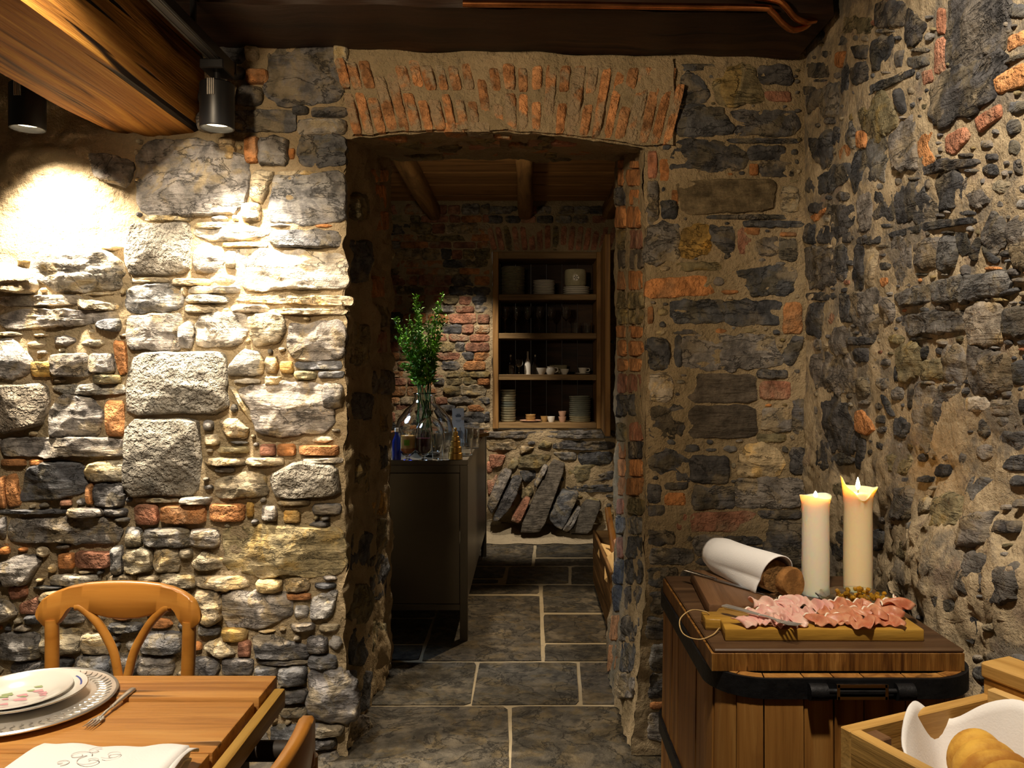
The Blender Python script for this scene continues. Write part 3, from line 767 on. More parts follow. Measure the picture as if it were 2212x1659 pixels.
for k, p in fl: specs_w.append(stone_arrays(FR_W, [FR_W.to_uv(*q) for q in p], k, rng, 0.42, 1.4, 0.009))
# right jamb: brick quoins, two deep
jy = [(648, 686), (692, 780), (800, 880), (888, 1000), (1012, 1110), (1118, 1215), (1225, 1325), (1340, 1420), (1430, 1502), (1512, 1575), (1597, 1659)]
jk = 'bbbbpKbeebbb'
rows = [(80 + a * S4, 80 + b * S4, jk[i]) for i, (a, b) in enumerate(jy)]
jy2 = [(330, 410, 'b'), (422, 490, 'b'), (502, 605, 'p'), (612, 720, 'd'), (762, 855, 'p'), (862, 945, 'd'), (952, 1040, 'b'), (1050, 1140, 'b'), (1160, 1240, 'e'), (1255, 1340, 'g'), (1360, 1470, 'd'), (1480, 1600, 'd'), (1620, 1740, 'd'), (1770, 1900, 'g'), (1920, 2060, 'd'), (2080, 2200, 'g')]
rows += [(600 + a * S4, 600 + b * S4, k) for a, b, k in jy2]
def foot_bulge(sign):
    def f(uv): return 0.055 * np.clip((0.75 - uv[:, 1]) / 0.75, 0, 1) ** 1.5 * sign
    return f
for y0, y1, k in rows:
    for xa, xb in ((1357, 1387), (1333, 1353)):
        kk = k if xa > 1350 or rng.random() < 0.5 else rng.choice('bdpe')
        pts = [(xa + rng.uniform(0, 3), y0), (xb - rng.uniform(0, 3), y0 + rng.uniform(-3, 3)), (xb - rng.uniform(0, 3), y1), (xa + rng.uniform(0, 3), y1)]
        specs_w.append(stone_arrays(FR_JR, [FR_JR.to_uv(*q) for q in pts], kk, rng, 0.9, bulge=foot_bulge(1)))
# left jamb: a few bricks and boulders in rough render
for y0, y1, k in ((365, 392, 'b'), (398, 450, 'b'), (455, 496, 'b'), (596, 640, 'b'), (660, 700, 'e'), (712, 760, 'p'), (800, 850, 'g'), (880, 930, 'e'), (960, 1010, 'd'), (1060, 1110, 'o'), (1120, 1180, 'e'), (1200, 1290, 'd'), (1345, 1410, 'e')):
    pts = [(803, y0), (834, y0 + 3), (834, y1), (803, y1 + 3)]
    specs_w.append(stone_arrays(FR_JL, [FR_JL.to_uv(*q) for q in pts], k, rng, 1.3))
for y0, y1, k in ((420, 470, 'e'), (520, 600, 'd'), (700, 780, 'e'), (850, 900, 'd'), (980, 1060, 'e'), (1150, 1230, 'd'), (1260, 1340, 'e'), (1360, 1430, 'd'), (1450, 1530, 'd'), (1545, 1610, 'g')):
    pts = [(758, y0), (796, y0 + 6), (794, y1), (760, y1 + 6)]
    specs_w.append(stone_arrays(FR_JL, [FR_JL.to_uv(*q) for q in pts], k, rng, 1.5))
# beyond the left edge of the picture the masonry simply goes on
FR_WC = Frame((0, YW, 0), (1, 0, 0), (0, 0, 1), (0, -1, 0), lambda x, y: (x / 500.0, y / 500.0), 1)
fl = fill([], [[(-1360, 5), (-1112, 5), (-1112, 1420), (-1360, 1420)]], [((70, 130), (30, 70)), ((30, 70), (20, 45)), ((20, 40), (10, 25))], [('t', .35), ('g', .35), ('d', .2), ('b', .1)], rng, (900, 1500, 1500), 3)
for k, p in fl:
    q = stone_arrays(FR_WC, [FR_WC.to_uv(*r) for r in p], k, rng, 1.0, 1.2, 0.014, cm_=1.2); specs_w.append(q[:4] + (q[4] * 1e-4,))
lay(wall_back, specs_w)

# ------------------------------------------------------------------ brick arch over the doorway
g = G()
panel(g, lambda u, v: np.column_stack([-0.672 + 1.222 * u, np.full_like(u, YW - 0.022) + 0.0 * v, (arch_z(-0.672 + 1.222 * u) + 0.004) * (1 - v) + 2.655 * v]), 90, 26, 0.8)
arch = g.build('arch', M['mortar'], wall_back, smooth=180, recalc=False)
FR_A = Frame((0, YW - 0.022, 0), (1, 0, 0), (0, 0, 1), (0, -1, 0), FR_W.to_uv, k_w)
sp_a = []
nb = 27
for i in range(nb):
    xb = 775 + (1438 - 775) * i / (nb - 1)
    off = 42 * math.tanh((xb - 1145) / 190.0)
    yb = PY - (float(arch_z((xb - PX) * k_w)) - EYE) / k_w - 4
    yt = 134 + (xb - 770) * 0.035 + rng.uniform(-6, 8)
    hw = rng.uniform(8.5, 12)
    segs = [(0, 1)] if rng.random() < 0.42 else ([(0, rng.uniform(.42, .58)), (0.62, 1)] if rng.random() < 0.7 else [(0.0, 0.8)])
    for a, b in segs:
        def pt(t, sgn): return (xb + off * t + sgn * hw * (1 + 0.12 * t), yb + (yt - yb) * t)
        sp_a.append(stone_arrays(FR_A, [FR_A.to_uv(*q) for q in (pt(a, -1), pt(a, 1), pt(b, 1), pt(b, -1))], 'v', rng, 1.0, 1.6, 0.008))
lay(arch, sp_a)
# brick patches showing in the soffit
FR_S = Frame((0, YW, 2.372), (1, 0, 0), (0, -1, 0), (0, 0, -1), None, 1)
sp_s = []
for i in range(34):
    x = rng.uniform(XL + .12, XR - .1); y = rng.uniform(0.05, 0.95)
    z = float(arch_z(np.array([x]))[0]) * (1 - y / 1.05) + 2.545 * y / 1.05
    w, h = rng.uniform(.02, .055), rng.uniform(.04, .11)
    q = [(x - w, -y - h), (x + w, -y - h), (x + w, -y + h), (x - w, -y + h)]
    sp_s.append(stone_arrays(FR_S, q, rng.choice('vvvpe'), rng, 0.7, 1.5, 0.012, woff=2.372 - z, bulge=lambda uv, yy=y: (-(-uv[:, 1] - yy)) * 0.165))
lay(wall_back, [q for q in sp_s], 300)

# ------------------------------------------------------------------ right-hand wall
def bulge_R(uv):
    y, z = -uv[:, 0], uv[:, 1]
    zz = np.clip((1.30 - z) / 0.35, 0, 1); yy = np.clip((2.45 - y) / 0.4, 0, 1)
    return 0.065 * zz * zz * (3 - 2 * zz) * yy * np.clip((y - 1.35) / 0.25, 0, 1)
def push_R(p):
    q = p.copy(); q[:, 0] -= bulge_R(np.column_stack([-p[:, 1], p[:, 2]])); return q
g = G()
panel(g, rect_yz(YW + 0.03, 0.1, 0, 2.95, XW), 230, 220, lambda p: 0.75 + 1.9 * np.clip((1.35 - p[:, 2]) / 0.3, 0, 1), push_R)
wall_right = setting(g.build('wall_right', M['stained'], smooth=180, recalc=False), 'rubble stone wall on the right beside the wooden vat')
RIGHT = parse('''
d 1830,-190 2110,-190 2085,60 1865,140 1815,105; d 1740,250 1850,182 2070,92 2085,150 2050,310 1790,465 1737,390; p 1752,20 1806,2 1798,180 1742,190; p 1680,182 1730,172 1738,230 1690,255; b 2130,0 2230,-40 2230,34 2125,75; b 2052,220 2230,130 2230,245 2090,300; d 2097,130 2230,76 2230,106 2102,150
p 1960,430 2090,347 2090,420 1980,500; p 1802,522 1900,472 1920,530 1850,610 1806,600; b 1652,470 1720,432 1740,500 1710,560 1750,640 1700,680 1666,620; g 1522,520 1640,422 1645,560 1655,680 1540,690; e 1347,400 1450,282 1530,380 1520,480 1440,530 1380,480; d 1535,282 1570,280 1600,380 1560,400
d 1302,350 1400,262 1600,182 1590,220 1420,300 1322,365; d 1262,180 1296,142 1290,330 1257,290; d 1305,180 1380,132 1400,230 1330,250; d 1312,52 1400,47 1380,110 1322,105; b 1232,82 1280,77 1260,160 1232,150; d 1422,22 1525,2 1520,80 1460,170 1422,170; d 1535,82 1580,72 1570,150 1542,150
d 1072,310 1148,272 1155,330 1092,400; g 1162,262 1240,242 1240,400 1152,410; d 1042,262 1120,300; d 1080,140 1190,210; d 1082,530 1150,540 1196,482 1200,660 1150,680; d 1210,472 1250,560; g 1262,462 1330,452 1330,580 1290,560; b 1242,600 1280,562 1330,590 1310,650 1250,640; b 1342,492 1388,580
g 1402,560 1480,522 1500,640 1480,740 1392,760; d 1330,612 1388,612 1365,800 1310,790; d 1132,740 1220,682 1300,662 1290,740 1150,820; d 1065,742 1125,820; d 1092,872 1190,925; b 1092,940 1180,892 1170,920 1120,970; d 1202,882 1320,1000; d 1070,982 1120,1080; d 1130,992 1300,1080
g 1352,830 1418,802 1418,1000 1342,1010; d 1426,812 1530,960; d 1536,830 1620,762 1740,880 1740,960 1560,980; d 1752,742 1840,712 1880,760 1870,880 1780,900; g 1892,762 1950,722 2040,860 1950,900; d 1642,692 1800,652 1940,642 1950,670 1700,720; d 2012,612 2070,645; d 2172,642 2205,720
d 1532,1022 1720,972 2000,942 2010,965 1760,1000 1540,1050; d 1342,1042 1460,1085; g 2002,1000 2060,912 2120,980 2100,1090 2050,1130 1992,1070; d 1992,1094 2050,1140 2080,1170 2040,1190; g 2132,1000 2180,952 2230,962 2230,1210 2150,1180; d 1852,1032 1910,1042 1920,1130 1872,1130; d 1960,1052 1990,1060 1965,1170 1932,1160
g 1522,1080 1570,1062 1620,1090 1620,1280 1550,1280 1532,1180; g 1642,1092 1756,1055 1758,1190 1700,1220 1642,1180; g 1772,1062 1830,1052 1860,1120 1830,1210 1780,1220; g 1075,1112 1220,1122 1220,1280 1130,1330 1075,1250; d 1232,1102 1280,1260; d 1322,1102 1370,1310; t 1392,1122 1450,1132 1412,1310 1392,1280
g 1542,1350 1736,1292 1736,1380 1570,1410; g 1752,1282 2090,1232 2110,1300 2080,1345 1820,1388 1760,1370; d 2092,1340 2170,1312 2180,1330 2092,1360; g 1312,1342 1440,1342 1470,1450 1470,1540 1380,1560 1312,1450; d 1252,1352 1306,1490; d 1080,1342 1220,1378; g 1582,1462 1890,1442 1900,1530 1640,1560 1592,1520; w 1904,1417 2080,1407 2090,1600 1932,1600; g 2112,1422 2230,1560
d 1085,1402 1160,1560; p 1166,1440 1190,1402 1230,1470 1204,1510; g 1202,1522 1290,1659; g 1474,1382 1530,1382 1530,1480 1492,1510; d 1610,-150 1700,-60 1640,40 1590,20; e 1230,-100 1400,-20; d 1440,-180 1580,-60; p 1760,-150 1800,-20
''', 1300, 80, S4, rng) + parse('''
d 1292,312 1430,350; d 1322,372 1410,440; g 1112,412 1230,402 1340,460 1320,590 1122,560; g 1344,522 1400,620; d 1532,462 1560,540; e 1542,380 1640,352 1668,420 1660,500 1580,540; d 1672,370 1710,362 1700,425 1674,420; g 1792,390 1860,352 1910,420 1890,540 1800,530; e 1672,432 1780,530
g 1920,370 2140,400 2130,580 1950,600; d 2162,442 2230,560; g 1642,582 1860,592 1876,740 1830,940 1660,880; d 1884,642 1918,830; d 1462,612 1490,620 1530,720 1500,710; d 1602,582 1636,680; b 1332,702 1370,692 1425,790 1390,825 1336,800; d 1152,620 1230,602 1280,700 1325,830 1325,890 1202,870; d 1334,852 1380,1000; d 1402,852 1520,882 1550,920 1440,890
g 2042,642 2160,720; w 1912,622 2030,700; d 2195,632 2230,710; g 2092,802 2230,900; d 2102,932 2230,1010; d 1682,1042 1740,1070; d 1772,982 1830,1040; d 2132,1272 2230,1340; g 1950,1050 2080,1180; e 1800,1150 1930,1300; g 1980,1240 2110,1400; d 1120,860 1190,1000; g 1560,1100 1660,1260; e 1480,930 1620,1020; g 2000,1450 2160,1640; d 1800,1400 1900,1560; g 2180,1500 2300,1700; d 1860,1620 1980,1760
''', 1300, 600, S4, rng)
specs_r = [stone_arrays(FR_R, [FR_R.to_uv(*q) for q in p], k, rng, 0.42, 1.9, 0.008, bulge=bulge_R, cm_=.74 if k in 'dg' else 1.0, grow=1.09) for k, p in RIGHT]
regR = [[(1752, 60), (2230, -10), (2230, 1010), (1752, 1010)]]
fl = fill(RIGHT, regR, [((30, 64), (24, 56)), ((16, 36), (14, 36)), ((24, 56), (7, 12)), ((8, 18), (7, 16))], [('d', .55), ('g', .27), ('p', .04), ('e', .09), ('b', .02), ('t', .03)], rng, (2500, 5000, 4000, 8000), 2)
for k, p in fl: specs_r.append(stone_arrays(FR_R, [FR_R.to_uv(*q) for q in p], k, rng, 0.36, 1.6, 0.008, bulge=bulge_R))
fl = fill(RIGHT, [[(1752, 1010), (2230, 1010), (2230, 1600), (1752, 1500)]], [((40, 90), (36, 80)), ((20, 50), (20, 44)), ((10, 28), (8, 22))], [('d', .32), ('g', .3), ('e', .22), ('t', .16)], rng, (250, 500, 700), 5)
for k, p in fl: specs_r.append(stone_arrays(FR_R, [FR_R.to_uv(*q) for q in p], k, rng, 0.3, 1.8, 0.009, bulge=bulge_R))
FR_RC = Frame((XW, 0, 0), (0, -1, 0), (0, 0, 1), (-1, 0, 0), lambda x, y: (x / 500.0, y / 500.0), 1)
fl = fill([], [[(-842, 420), (-60, 420), (-60, 1420), (-842, 1420)], [(-1500, 5), (-60, 5), (-60, 400), (-1500, 400)]], [((60, 120), (35, 75)), ((30, 60), (20, 50)), ((12, 30), (10, 25))], [('d', .5), ('g', .3), ('e', .1), ('b', .05), ('t', .05)], rng, (1500, 2500, 2500), 4)
for k, p in fl:
    q = stone_arrays(FR_RC, [FR_RC.to_uv(*r) for r in p], k, rng, 0.42, 1.6, 0.014, bulge=bulge_R, cm_=.8); specs_r.append(q[:4] + (q[4] * 1e-4,))
lay(wall_right, specs_r)

# ------------------------------------------------------------------ floor of slate slabs
g = G(); g.add([(-2.75, -0.6, -0.004), (1.5, -0.6, -0.004), (1.5, 7.4, -0.004), (-2.75, 7.4, -0.004), (-2.75, -0.6, -0.2), (1.5, -0.6, -0.2), (1.5, 7.4, -0.2), (-2.75, 7.4, -0.2)],
      [(0, 1, 2, 3), (7, 6, 5, 4), (0, 4, 5, 1), (1, 5, 6, 2), (2, 6, 7, 3), (3, 7, 4, 0)])
floor = setting(g.build('floor', M['grout'], smooth=0), 'dark slate slab floor with wide tan joints')
S5 = 660 / 2070.0
slabs = [
 [(-160,1245),(985,1245),(990,1930),(-330,1930)], [(1030,1245),(1980,1245),(2350,1930),(1030,1930)],
 [(-90,945),(775,945),(735,1228),(-150,1228)], [(808,945),(1455,945),(1470,1222),(755,1228)], [(1485,945),(1950,945),(2050,1225),(1505,1222)],
 [(560,495),(1205,495),(1212,925),(420,928)], [(60,650),(480,650),(420,812),(-10,812)], [(-20,828),(415,828),(385,925),(-70,925)], [(100,500),(530,500),(490,635),(60,635)],
 [(420,420),(1195,420),(1200,475),(420,475)], [(100,420),(400,420),(400,475),(90,475)], [(1235,420),(1700,425),(1740,600),(1240,600)], [(1240,620),(1760,620),(1800,805),(1250,805)], [(1250,822),(1820,822),(1860,930),(1250,930)],
 [(250,295),(975,295),(955,368),(250,368)], [(250,382),(925,382),(920,405),(250,405)], [(1005,295),(1400,295),(1400,408),(985,408)], [(1430,295),(1900,295),(1950,410),(1430,410)],
 [(300,130),(1165,130),(1145,283),(300,283)], [(1195,130),(1800,130),(1800,228),(1190,228)], [(1185,240),(1850,240),(1850,286),(1180,286)],
 [(500,80),(930,80),(930,118),(500,118)], [(965,82),(1390,82),(1390,118),(960,118)], [(1410,82),(1750,82),(1750,118),(1410,118)],
]
specs_f = []
for q in slabs:
    pts = [FR_FL.to_uv(780 + x * S5, 1130 + y * S5) for x, y in q]
    specs_f.append(stone_arrays(FR_FL, pts, 's', rng, 1.0, 0.12, 0.05, woff=0.0, sink=0.03))
for row in range(5):       # near the camera, below the picture
    y0 = 2.70 - 0.52 * row
    x = -2.7 + rng.uniform(0, 0.3)
    while x < 0.95:
        w = rng.uniform(0.5, 0.85); x1 = min(x + w, 1.03)
        specs_f.append(stone_arrays(FR_FL, [(x, y0 - 0.5), (x1 - .02, y0 - 0.5), (x1 - .02, y0), (x, y0)], 's', rng, 1.0, 0.12, 0.05, sink=0.03))
        x = x1
    if row == 0:
        x = -2.7
        while x < -0.85:
            specs_f.append(stone_arrays(FR_FL, [(x, 2.72), (x + .58, 2.72), (x + .58, 3.05), (x, 3.05)], 's', rng, 1.0, 0.12, 0.05, sink=0.03)); x += 0.61
lay(floor, specs_f, 300, 'slab')

# ------------------------------------------------------------------ next room: far wall, ceiling
CX0, CX1, CZ0, CZ1 = -0.31, 0.66, 0.952, 2.52
g = G()
panel(g, rect_xz(-2.6, CX0, 0, 3.0, YF), 90, 110, 1.2)
panel(g, rect_xz(CX1, 1.3, 0, 3.0, YF), 20, 110, 1.0)
panel(g, rect_xz(CX0, CX1, 0, CZ0, YF), 40, 40, 1.6)
panel(g, rect_xz(CX0, CX1, CZ1, 3.0, YF), 40, 20, 1.0)
wall_far = setting(g.build('wall_far', M['mortar'], smooth=180, recalc=False), 'brick and rubble end wall of the next room around the cupboard')
specs_x = []
y = 442.0
while y < 935:
    h = rng.uniform(15, 25); x = 835 + rng.uniform(-20, 0)
    while x < 1058:
        w = rng.uniform(22, 62)
        xe = min(x + w, 1060)
        if xe - x > 12:
            k = rng.choices('pbdgetv', (.30, .08, .10, .06, .12, .08, .26))[0]
            pts = [(x, y + rng.uniform(-2, 2)), (xe - 2.5, y + rng.uniform(-2, 2)), (xe - 2.5, y + h - 2), (x, y + h - 2)]
            specs_x.append(stone_arrays(FR_F, [FR_F.to_uv(*q) for q in pts], k, rng, 0.9, 2.0, 0.016, cm_=.72 if k in 'pbv' else .9))
        x += w
    y += h
for i in range(17):        # relieving arch of bricks over the cupboard
    x = 1046 + i * 16.4; t = (x - 1180) * 0.10
    pts = [(x, 540), (x + 12, 540), (x + 12 + t, 487 + abs(i - 8) * 0.6), (x + t, 487 + abs(i - 8) * 0.6)]
    specs_x.append(stone_arrays(FR_F, [FR_F.to_uv(*q) for q in pts], rng.choice('pppe'), rng, 0.8, 1.0, 0.02))
for i in range(14):
    x = 1050 + (i % 7) * 38 + rng.uniform(-6, 6); y0 = 446 + (i // 7) * 20
    specs_x.append(stone_arrays(FR_F, [FR_F.to_uv(*q) for q in ((x, y0), (x + 32, y0), (x + 32, y0 + 16), (x, y0 + 16))], rng.choice('pdg'), rng, 0.8, 1.0, 0.02))
S6 = 560 / 2212.0
FAR = parse('''
g 900,445 1420,440 1410,500 900,490; g 1425,440 1990,430 1990,500 1420,495; t 915,540 1180,530 1160,600 930,600; t 1200,560 1330,580 1200,640; e 1340,580 1400,510 1475,540 1450,590; d 1480,520 1990,530 1980,600 1490,590; d 1700,620 1980,615 1970,720 1720,730; g 1480,620 1670,620 1680,690 1560,690
e 1200,640 1460,640 1400,740 1180,760; p 930,640 1080,640 1040,740 950,760; e 1085,760 1140,670 1200,690 1150,770; d 1190,780 1330,770 1330,850 1240,880; e 1600,740 1900,720 1800,850 1640,880; d 1780,840 1990,770 1990,850 1800,870; p 915,860 960,860 1000,800 1010,870 930,1000; d 1580,900 1990,895 1990,960 1620,950; p 915,700 970,690 960,790 915,800
t 915,1200 1000,1190 1100,1280 915,1300; e 1180,960 1290,900 1320,960 1240,1050
''', 820, 820, S6, rng)
fl = fill(FAR, [[(1052, 935), (1330, 935), (1330, 1120), (1052, 1120)]], [((22, 44), (14, 26)), ((9, 22), (7, 15))], [('e', .4), ('d', .2), ('t', .2), ('p', .2)], rng, (900, 1800), 2)
FAR = FAR + fl
for k, p in FAR: specs_x.append(stone_arrays(FR_F, [FR_F.to_uv(*q) for q in p], k, rng, 1.6, 1.0, 0.02))
lay(wall_far, specs_x)
g = G(); panel(g, rect_yz(YB, YF, 0, 3.0, 0.86), 60, 60, 1.5)
setting(g.build('wall_far_right', M['mortar'], smooth=180, recalc=False), 'dark side wall of the next room behind the firewood')
# mortar kerb under the leaning slabs
g = G(); g.grid(40, 6, lambda u, v: (-0.75 + 1.45 * u, YF - 0.36 * (1 - v) + 0.02 * math.sin(u * 30), 0.005 + 0.10 * v ** 1.5 + 0.012 * math.sin(u * 47 + v * 9) * v))
setting(g.build('trim_1', M['plaster'], smooth=180), 'pale mortar fillet along the foot of the far wall')
# ceiling of the next room: boards and joists
g = G(); g.box((-0.5, 5.65, 3.02), (4.2, 3.1, 0.06))
ceil2 = setting(g.build('ceiling_far', M['darkbeam'], smooth=0), 'boarded ceiling of the next room')
for i in range(14):
    g = G(); w = 0.20
    g.box((0, 0, 0), (4.0, w - 0.008, 0.03), 0.003)
    o = g.build('ceiling_board', M['ceil'], ceil2, (-0.5, 4.35 + w * i, 2.965 - (0.006 if i % 2 else 0)))
for x in (-0.83, -0.02, 0.72):
    g = G()
    g.grid(24, 30, lambda u, v, x=x: (x + 0.062 * math.copysign(abs(math.cos(u * 6.2832)) ** .6, math.cos(u * 6.2832)) * (1 + 0.08 * math.sin(v * 9 + x * 5)), 4.2 + 2.98 * v, 2.875 + 0.075 * math.copysign(abs(math.sin(u * 6.2832)) ** .6, math.sin(u * 6.2832)) + 0.008 * math.sin(v * 7 + x)), close_u=True)
    g.build('joist', M['ceilbeam'], ceil2)

# ------------------------------------------------------------------ ceiling of the dining room
g = G(); g.box((-0.8, 1.3, 3.0), (4.0, 3.7, 0.08))
setting(g.build('ceiling', M['darkbeam'], smooth=0), 'dark timber ceiling of the dining room')
# dark cross beam lying along the wall head
g = G()
def db(u, v):
    x = -1.26 + (1.02 + 1.26) * v
    zb = 2.70 - 0.045 * v; c = [(2.70, zb), (3.07, zb), (3.07, 2.94), (2.70, 2.94)]
    t = u * 4; i = int(t) % 4; f = t - int(t)
    a, b = c[i], c[(i + 1) % 4]
    wob = 0.006 * math.sin(x * 9 + i * 2) + 0.004 * math.sin(x * 23 + i)
    return (x, a[0] + (b[0] - a[0]) * f + wob, a[1] + (b[1] - a[1]) * f + wob)
g.grid(32, 60, db, close_u=True)
o = g.build('ceiling_beam', M['darkbeam'], smooth=30)
tag(o, 'near-black cross beam along the top of the doorway wall', 'beam', kind='structure')
# big oak beam running to the wall
g = G()
def ob(u, v):
    y = -0.6 + (YW + 0.02 + 0.6) * v
    x0, x1, z0, z1 = -1.615, -1.237, 2.366, 2.80
    a = u * 2 * math.pi
    cx, cz = math.cos(a), math.sin(a)
    m = max(abs(cx), abs(cz)) ** 0.75
    px = cx / m; pz = cz / m
    n = float(fbm(np.array([[px * 1.7, y * 1.2, pz * 1.7]]), 3)[0]) * 0.016 + float(fbm(np.array([[px * 7, y * 1.6, pz * 7]]), 2)[0]) * 0.007
    return ((x0 + x1) / 2 + px * ((x1 - x0) / 2 + n), y, (z0 + z1) / 2 + pz * ((z1 - z0) / 2 + n))
g.grid(64, 60, ob, close_u=True)
o = g.build('oak_beam', M['beam'], smooth=50)
tag(o, 'thick honey-brown weathered oak ceiling beam running towards the wall', 'beam', kind='structure')

# ================================================================== NEAR ROOM: OBJECTS
# ------------------------------------------------------------------ light tracks and spotlights
def track(x, y0, y1, z, label):
    t = thing('light_track', label, 'light track', (x, (y0 + y1) / 2, z))
    L = y1 - y0
    g = G(); g.box((0, 0, 0), (0.05, L, 0.042), 0.004); g.build('rail', M['black'], t)
    for s in (-1, 1):
        g = G(); g.box((s * 0.013, 0, -0.0215), (0.004, L * 0.995, 0.003)); g.build('conductor', M['steel_frame'], t)
    g = G(); g.box((0, L / 2 + 0.006, 0), (0.056, 0.014, 0.048), 0.004); g.build('end_cap', M['black'], t)
    for k in (-0.35, 0.35):
        g = G(); g.box((0, L * k, 0.17), (0.016, 0.016, 0.30)); g.build('hanger', M['black'], t)
    return t
track(-1.105, 0.9, 2.99, 2.585, 'black ceiling light track right of the oak beam')
track(-1.83, 0.9, 3.0, 2.585, 'black ceiling light track left of the oak beam, mostly hidden')
def spotlight(loc, label, group='cylinder spotlights'):
    t = thing('spotlight', label, 'spotlight', loc, group=group)
    r = 0.060
    g = G(); g.lathe([(0.0, 0.162), (r - 0.006, 0.162), (r, 0.156), (r, 0.004), (r - 0.002, 0.0), (r - 0.006, 0.0), (r - 0.008, 0.03), (0.0, 0.03)], 40); g.build('body', M['black'], t, smooth=40)
    g = G(); g.lathe([(0.0, 0.022), (r - 0.009, 0.022), (r - 0.009, 0.026), (0.0, 0.026)], 32); g.build('lens', M['lens'], t, smooth=40)
    for i in range(4):
        g = G(); g.box((-0.0105 + i * 0.007, -0.0585, 0.132), (0.0045, 0.008, 0.058), 0.001); g.build('cooling_fin', M['silver'], t)
    g = G(); g.lathe([(0.0, 0.16), (0.013, 0.16), (0.013, 0.20), (0.0, 0.20)], 16); g.build('stem', M['black'], t, smooth=40)
    g = G(); g.box((0, 0, 0.215), (0.085, 0.11, 0.034), 0.004); g.build('adapter', M['black'], t)
    return t
spotlight((-1.112, 2.90, 2.335), 'black cylinder spotlight hanging right of the oak beam end')
spotlight((-1.815, 2.94, 2.345), 'black cylinder spotlight left of the oak beam, top hidden by the beam')

# ------------------------------------------------------------------ copper pipes along the beam
def pipe(pts, r, label):
    g = G(); g.tube(bez(pts, 60), r, 12)
    o = g.build('copper_pipe', M['copper'], smooth=60)
    tag(o, label, 'pipe')
pipe([P(1000, 8, 2.66), P(1200, 10, 2.66), P(1450, 14, 2.66), P(1640, 17, 2.66), P(1665, 24, 2.67), P(1690, 50, 2.70), P(1712, 64, 2.72), P(1738, 58, 2.74), P(1758, 40, 2.78)], 0.011, 'copper pipe under the dark beam, ending in a bend by the wall')
pipe([P(1620, -8, 2.66), P(1675, 0, 2.66), P(1695, 12, 2.67), P(1718, 38, 2.70), P(1740, 47, 2.72), P(1760, 44, 2.75)], 0.011, 'short upper copper pipe bend in the corner above the first pipe')

# ------------------------------------------------------------------ chairs
def make_chair(label):
    t = thing('dining_chair', label, 'chair', group='honey wood bistro chairs')
    TOP = 0.907
    tx = [0, .05, .10, .14, .17, .19, .205, .215, .2205, .2225]
    tz = [0, -.001, -.004, -.011, -.021, -.031, -.042, -.056, -.07, -.083]
    bx = [0, .04, .07, .095, .12, .135, .145, .155, .168, .185, .20, .212, .219, .2225]
    bz = [-.100, -.097, -.089, -.079, -.070, -.067, -.074, -.093, -.110, -.117, -.114, -.104, -.095, -.083]
    def back_y(x): return 0.195 + 0.035 * (1 - (x / 0.2225) ** 2) ** 1.0
    g = G(); nx, nv = 90, 9
    V = []; Fc = []
    xs = [-0.2225 * math.cos(math.pi * i / (nx - 1)) for i in range(nx)]
    prof = [(0, 0.25), (0, 0.5), (0.12, 1), (0.5, 1), (0.88, 1), (1, 0.5), (1, 0.25)]
    ring = [(0.0, -0.6), (0.06, -1), (0.5, -1), (0.94, -1), (1.0, -0.6), (1.0, 0.6), (0.94, 1), (0.5, 1), (0.06, 1), (0.0, 0.6)]
    for x in xs:
        a = abs(x); zt = TOP + float(np.interp(a, tx, tz)); zb = TOP + float(np.interp(a, bx, bz))
        th = 0.0125 * (1 if a < .20 else max(0.35, (0.2225 - a) / 0.0225))
        for (u, w) in ring:
            V.append((x, back_y(x) + w * th, zb + (zt - zb) * u))
    m = len(ring)
    for i in range(nx - 1):
        for j in range(m):
            k = (j + 1) % m
            Fc.append((i*m+j, i*m+k, (i+1)*m+k, (i+1)*m+j))
    Fc.append(tuple(range(m))); Fc.append(tuple((nx-1)*m + j for j in reversed(range(m))))
    g.add(V, Fc); g.build('top_rail', M['chair'], t, smooth=50)
    for s in (-1, 1):
        g = G(); g.tube(bez([(s*.186, .205, .81), (s*.184, .203, .70), (s*.180, .190, .46), (s*.182, .21, .22), (s*.188, .245, 0.0)], 24), 0.0175, 14); g.build('back_leg', M['chair'], t)
        g = G(); g.tube(bez([(s*.128, .216, .842), (s*.112, .218, .838), (s*.070, .222, .795), (s*.030, .222, .725), (s*.012, .218, .655), (-s*.008, .212, .58), (-s*.045, .205, .50), (-s*.09, .198, .455)], 40), 0.0115, 12); g.build('curved_splat', M['chair'], t)
        g = G(); g.tube([(s*.19, -.195, .44), (s*.192, -.2, .25), (s*.195, -.21, 0)], [.018, .017, .014], 14); g.build('front_leg', M['chair'], t)
        g = G(); g.tube([(s*.19, -.2, .20), (s*.184, .212, .20)], .010, 10); g.build('side_stretcher', M['chair'], t)
    g = G(); g.tube([(-.19, 0.0, .20), (.19, 0.0, .20)], .010, 10); g.build('cross_stretcher', M['chair'], t)
    g = G()
    def rim(a, r): return (r * .215 * math.copysign(abs(math.cos(a)) ** .6, math.cos(a)), r * .21 * math.copysign(abs(math.sin(a)) ** .6, math.sin(a)) - 0.005)
    rings = [(0.0, .452), (.80, .452), (.86, .466), (.97, .466), (1.0, .458), (1.0, .436), (.96, .43), (0.0, .43)]
    g.grid(48, len(rings), lambda u, v: (*rim(u * 2 * math.pi, rings[round(v * (len(rings) - 1))][0]), rings[round(v * (len(rings) - 1))][1]), close_u=True)
    g.build('seat', M['chair'], t, smooth=40)
    return t
ch = make_chair('honey wood cross-back chair behind the table, facing the camera')
ch.location = (-1.085, 1.935, 0); ch.rotation_euler = (0, 0, R(-2.5))
dup(ch, (-0.585, 1.205, 0), R(-91), 'honey wood chair at the right-hand end of the table, seen edge-on')

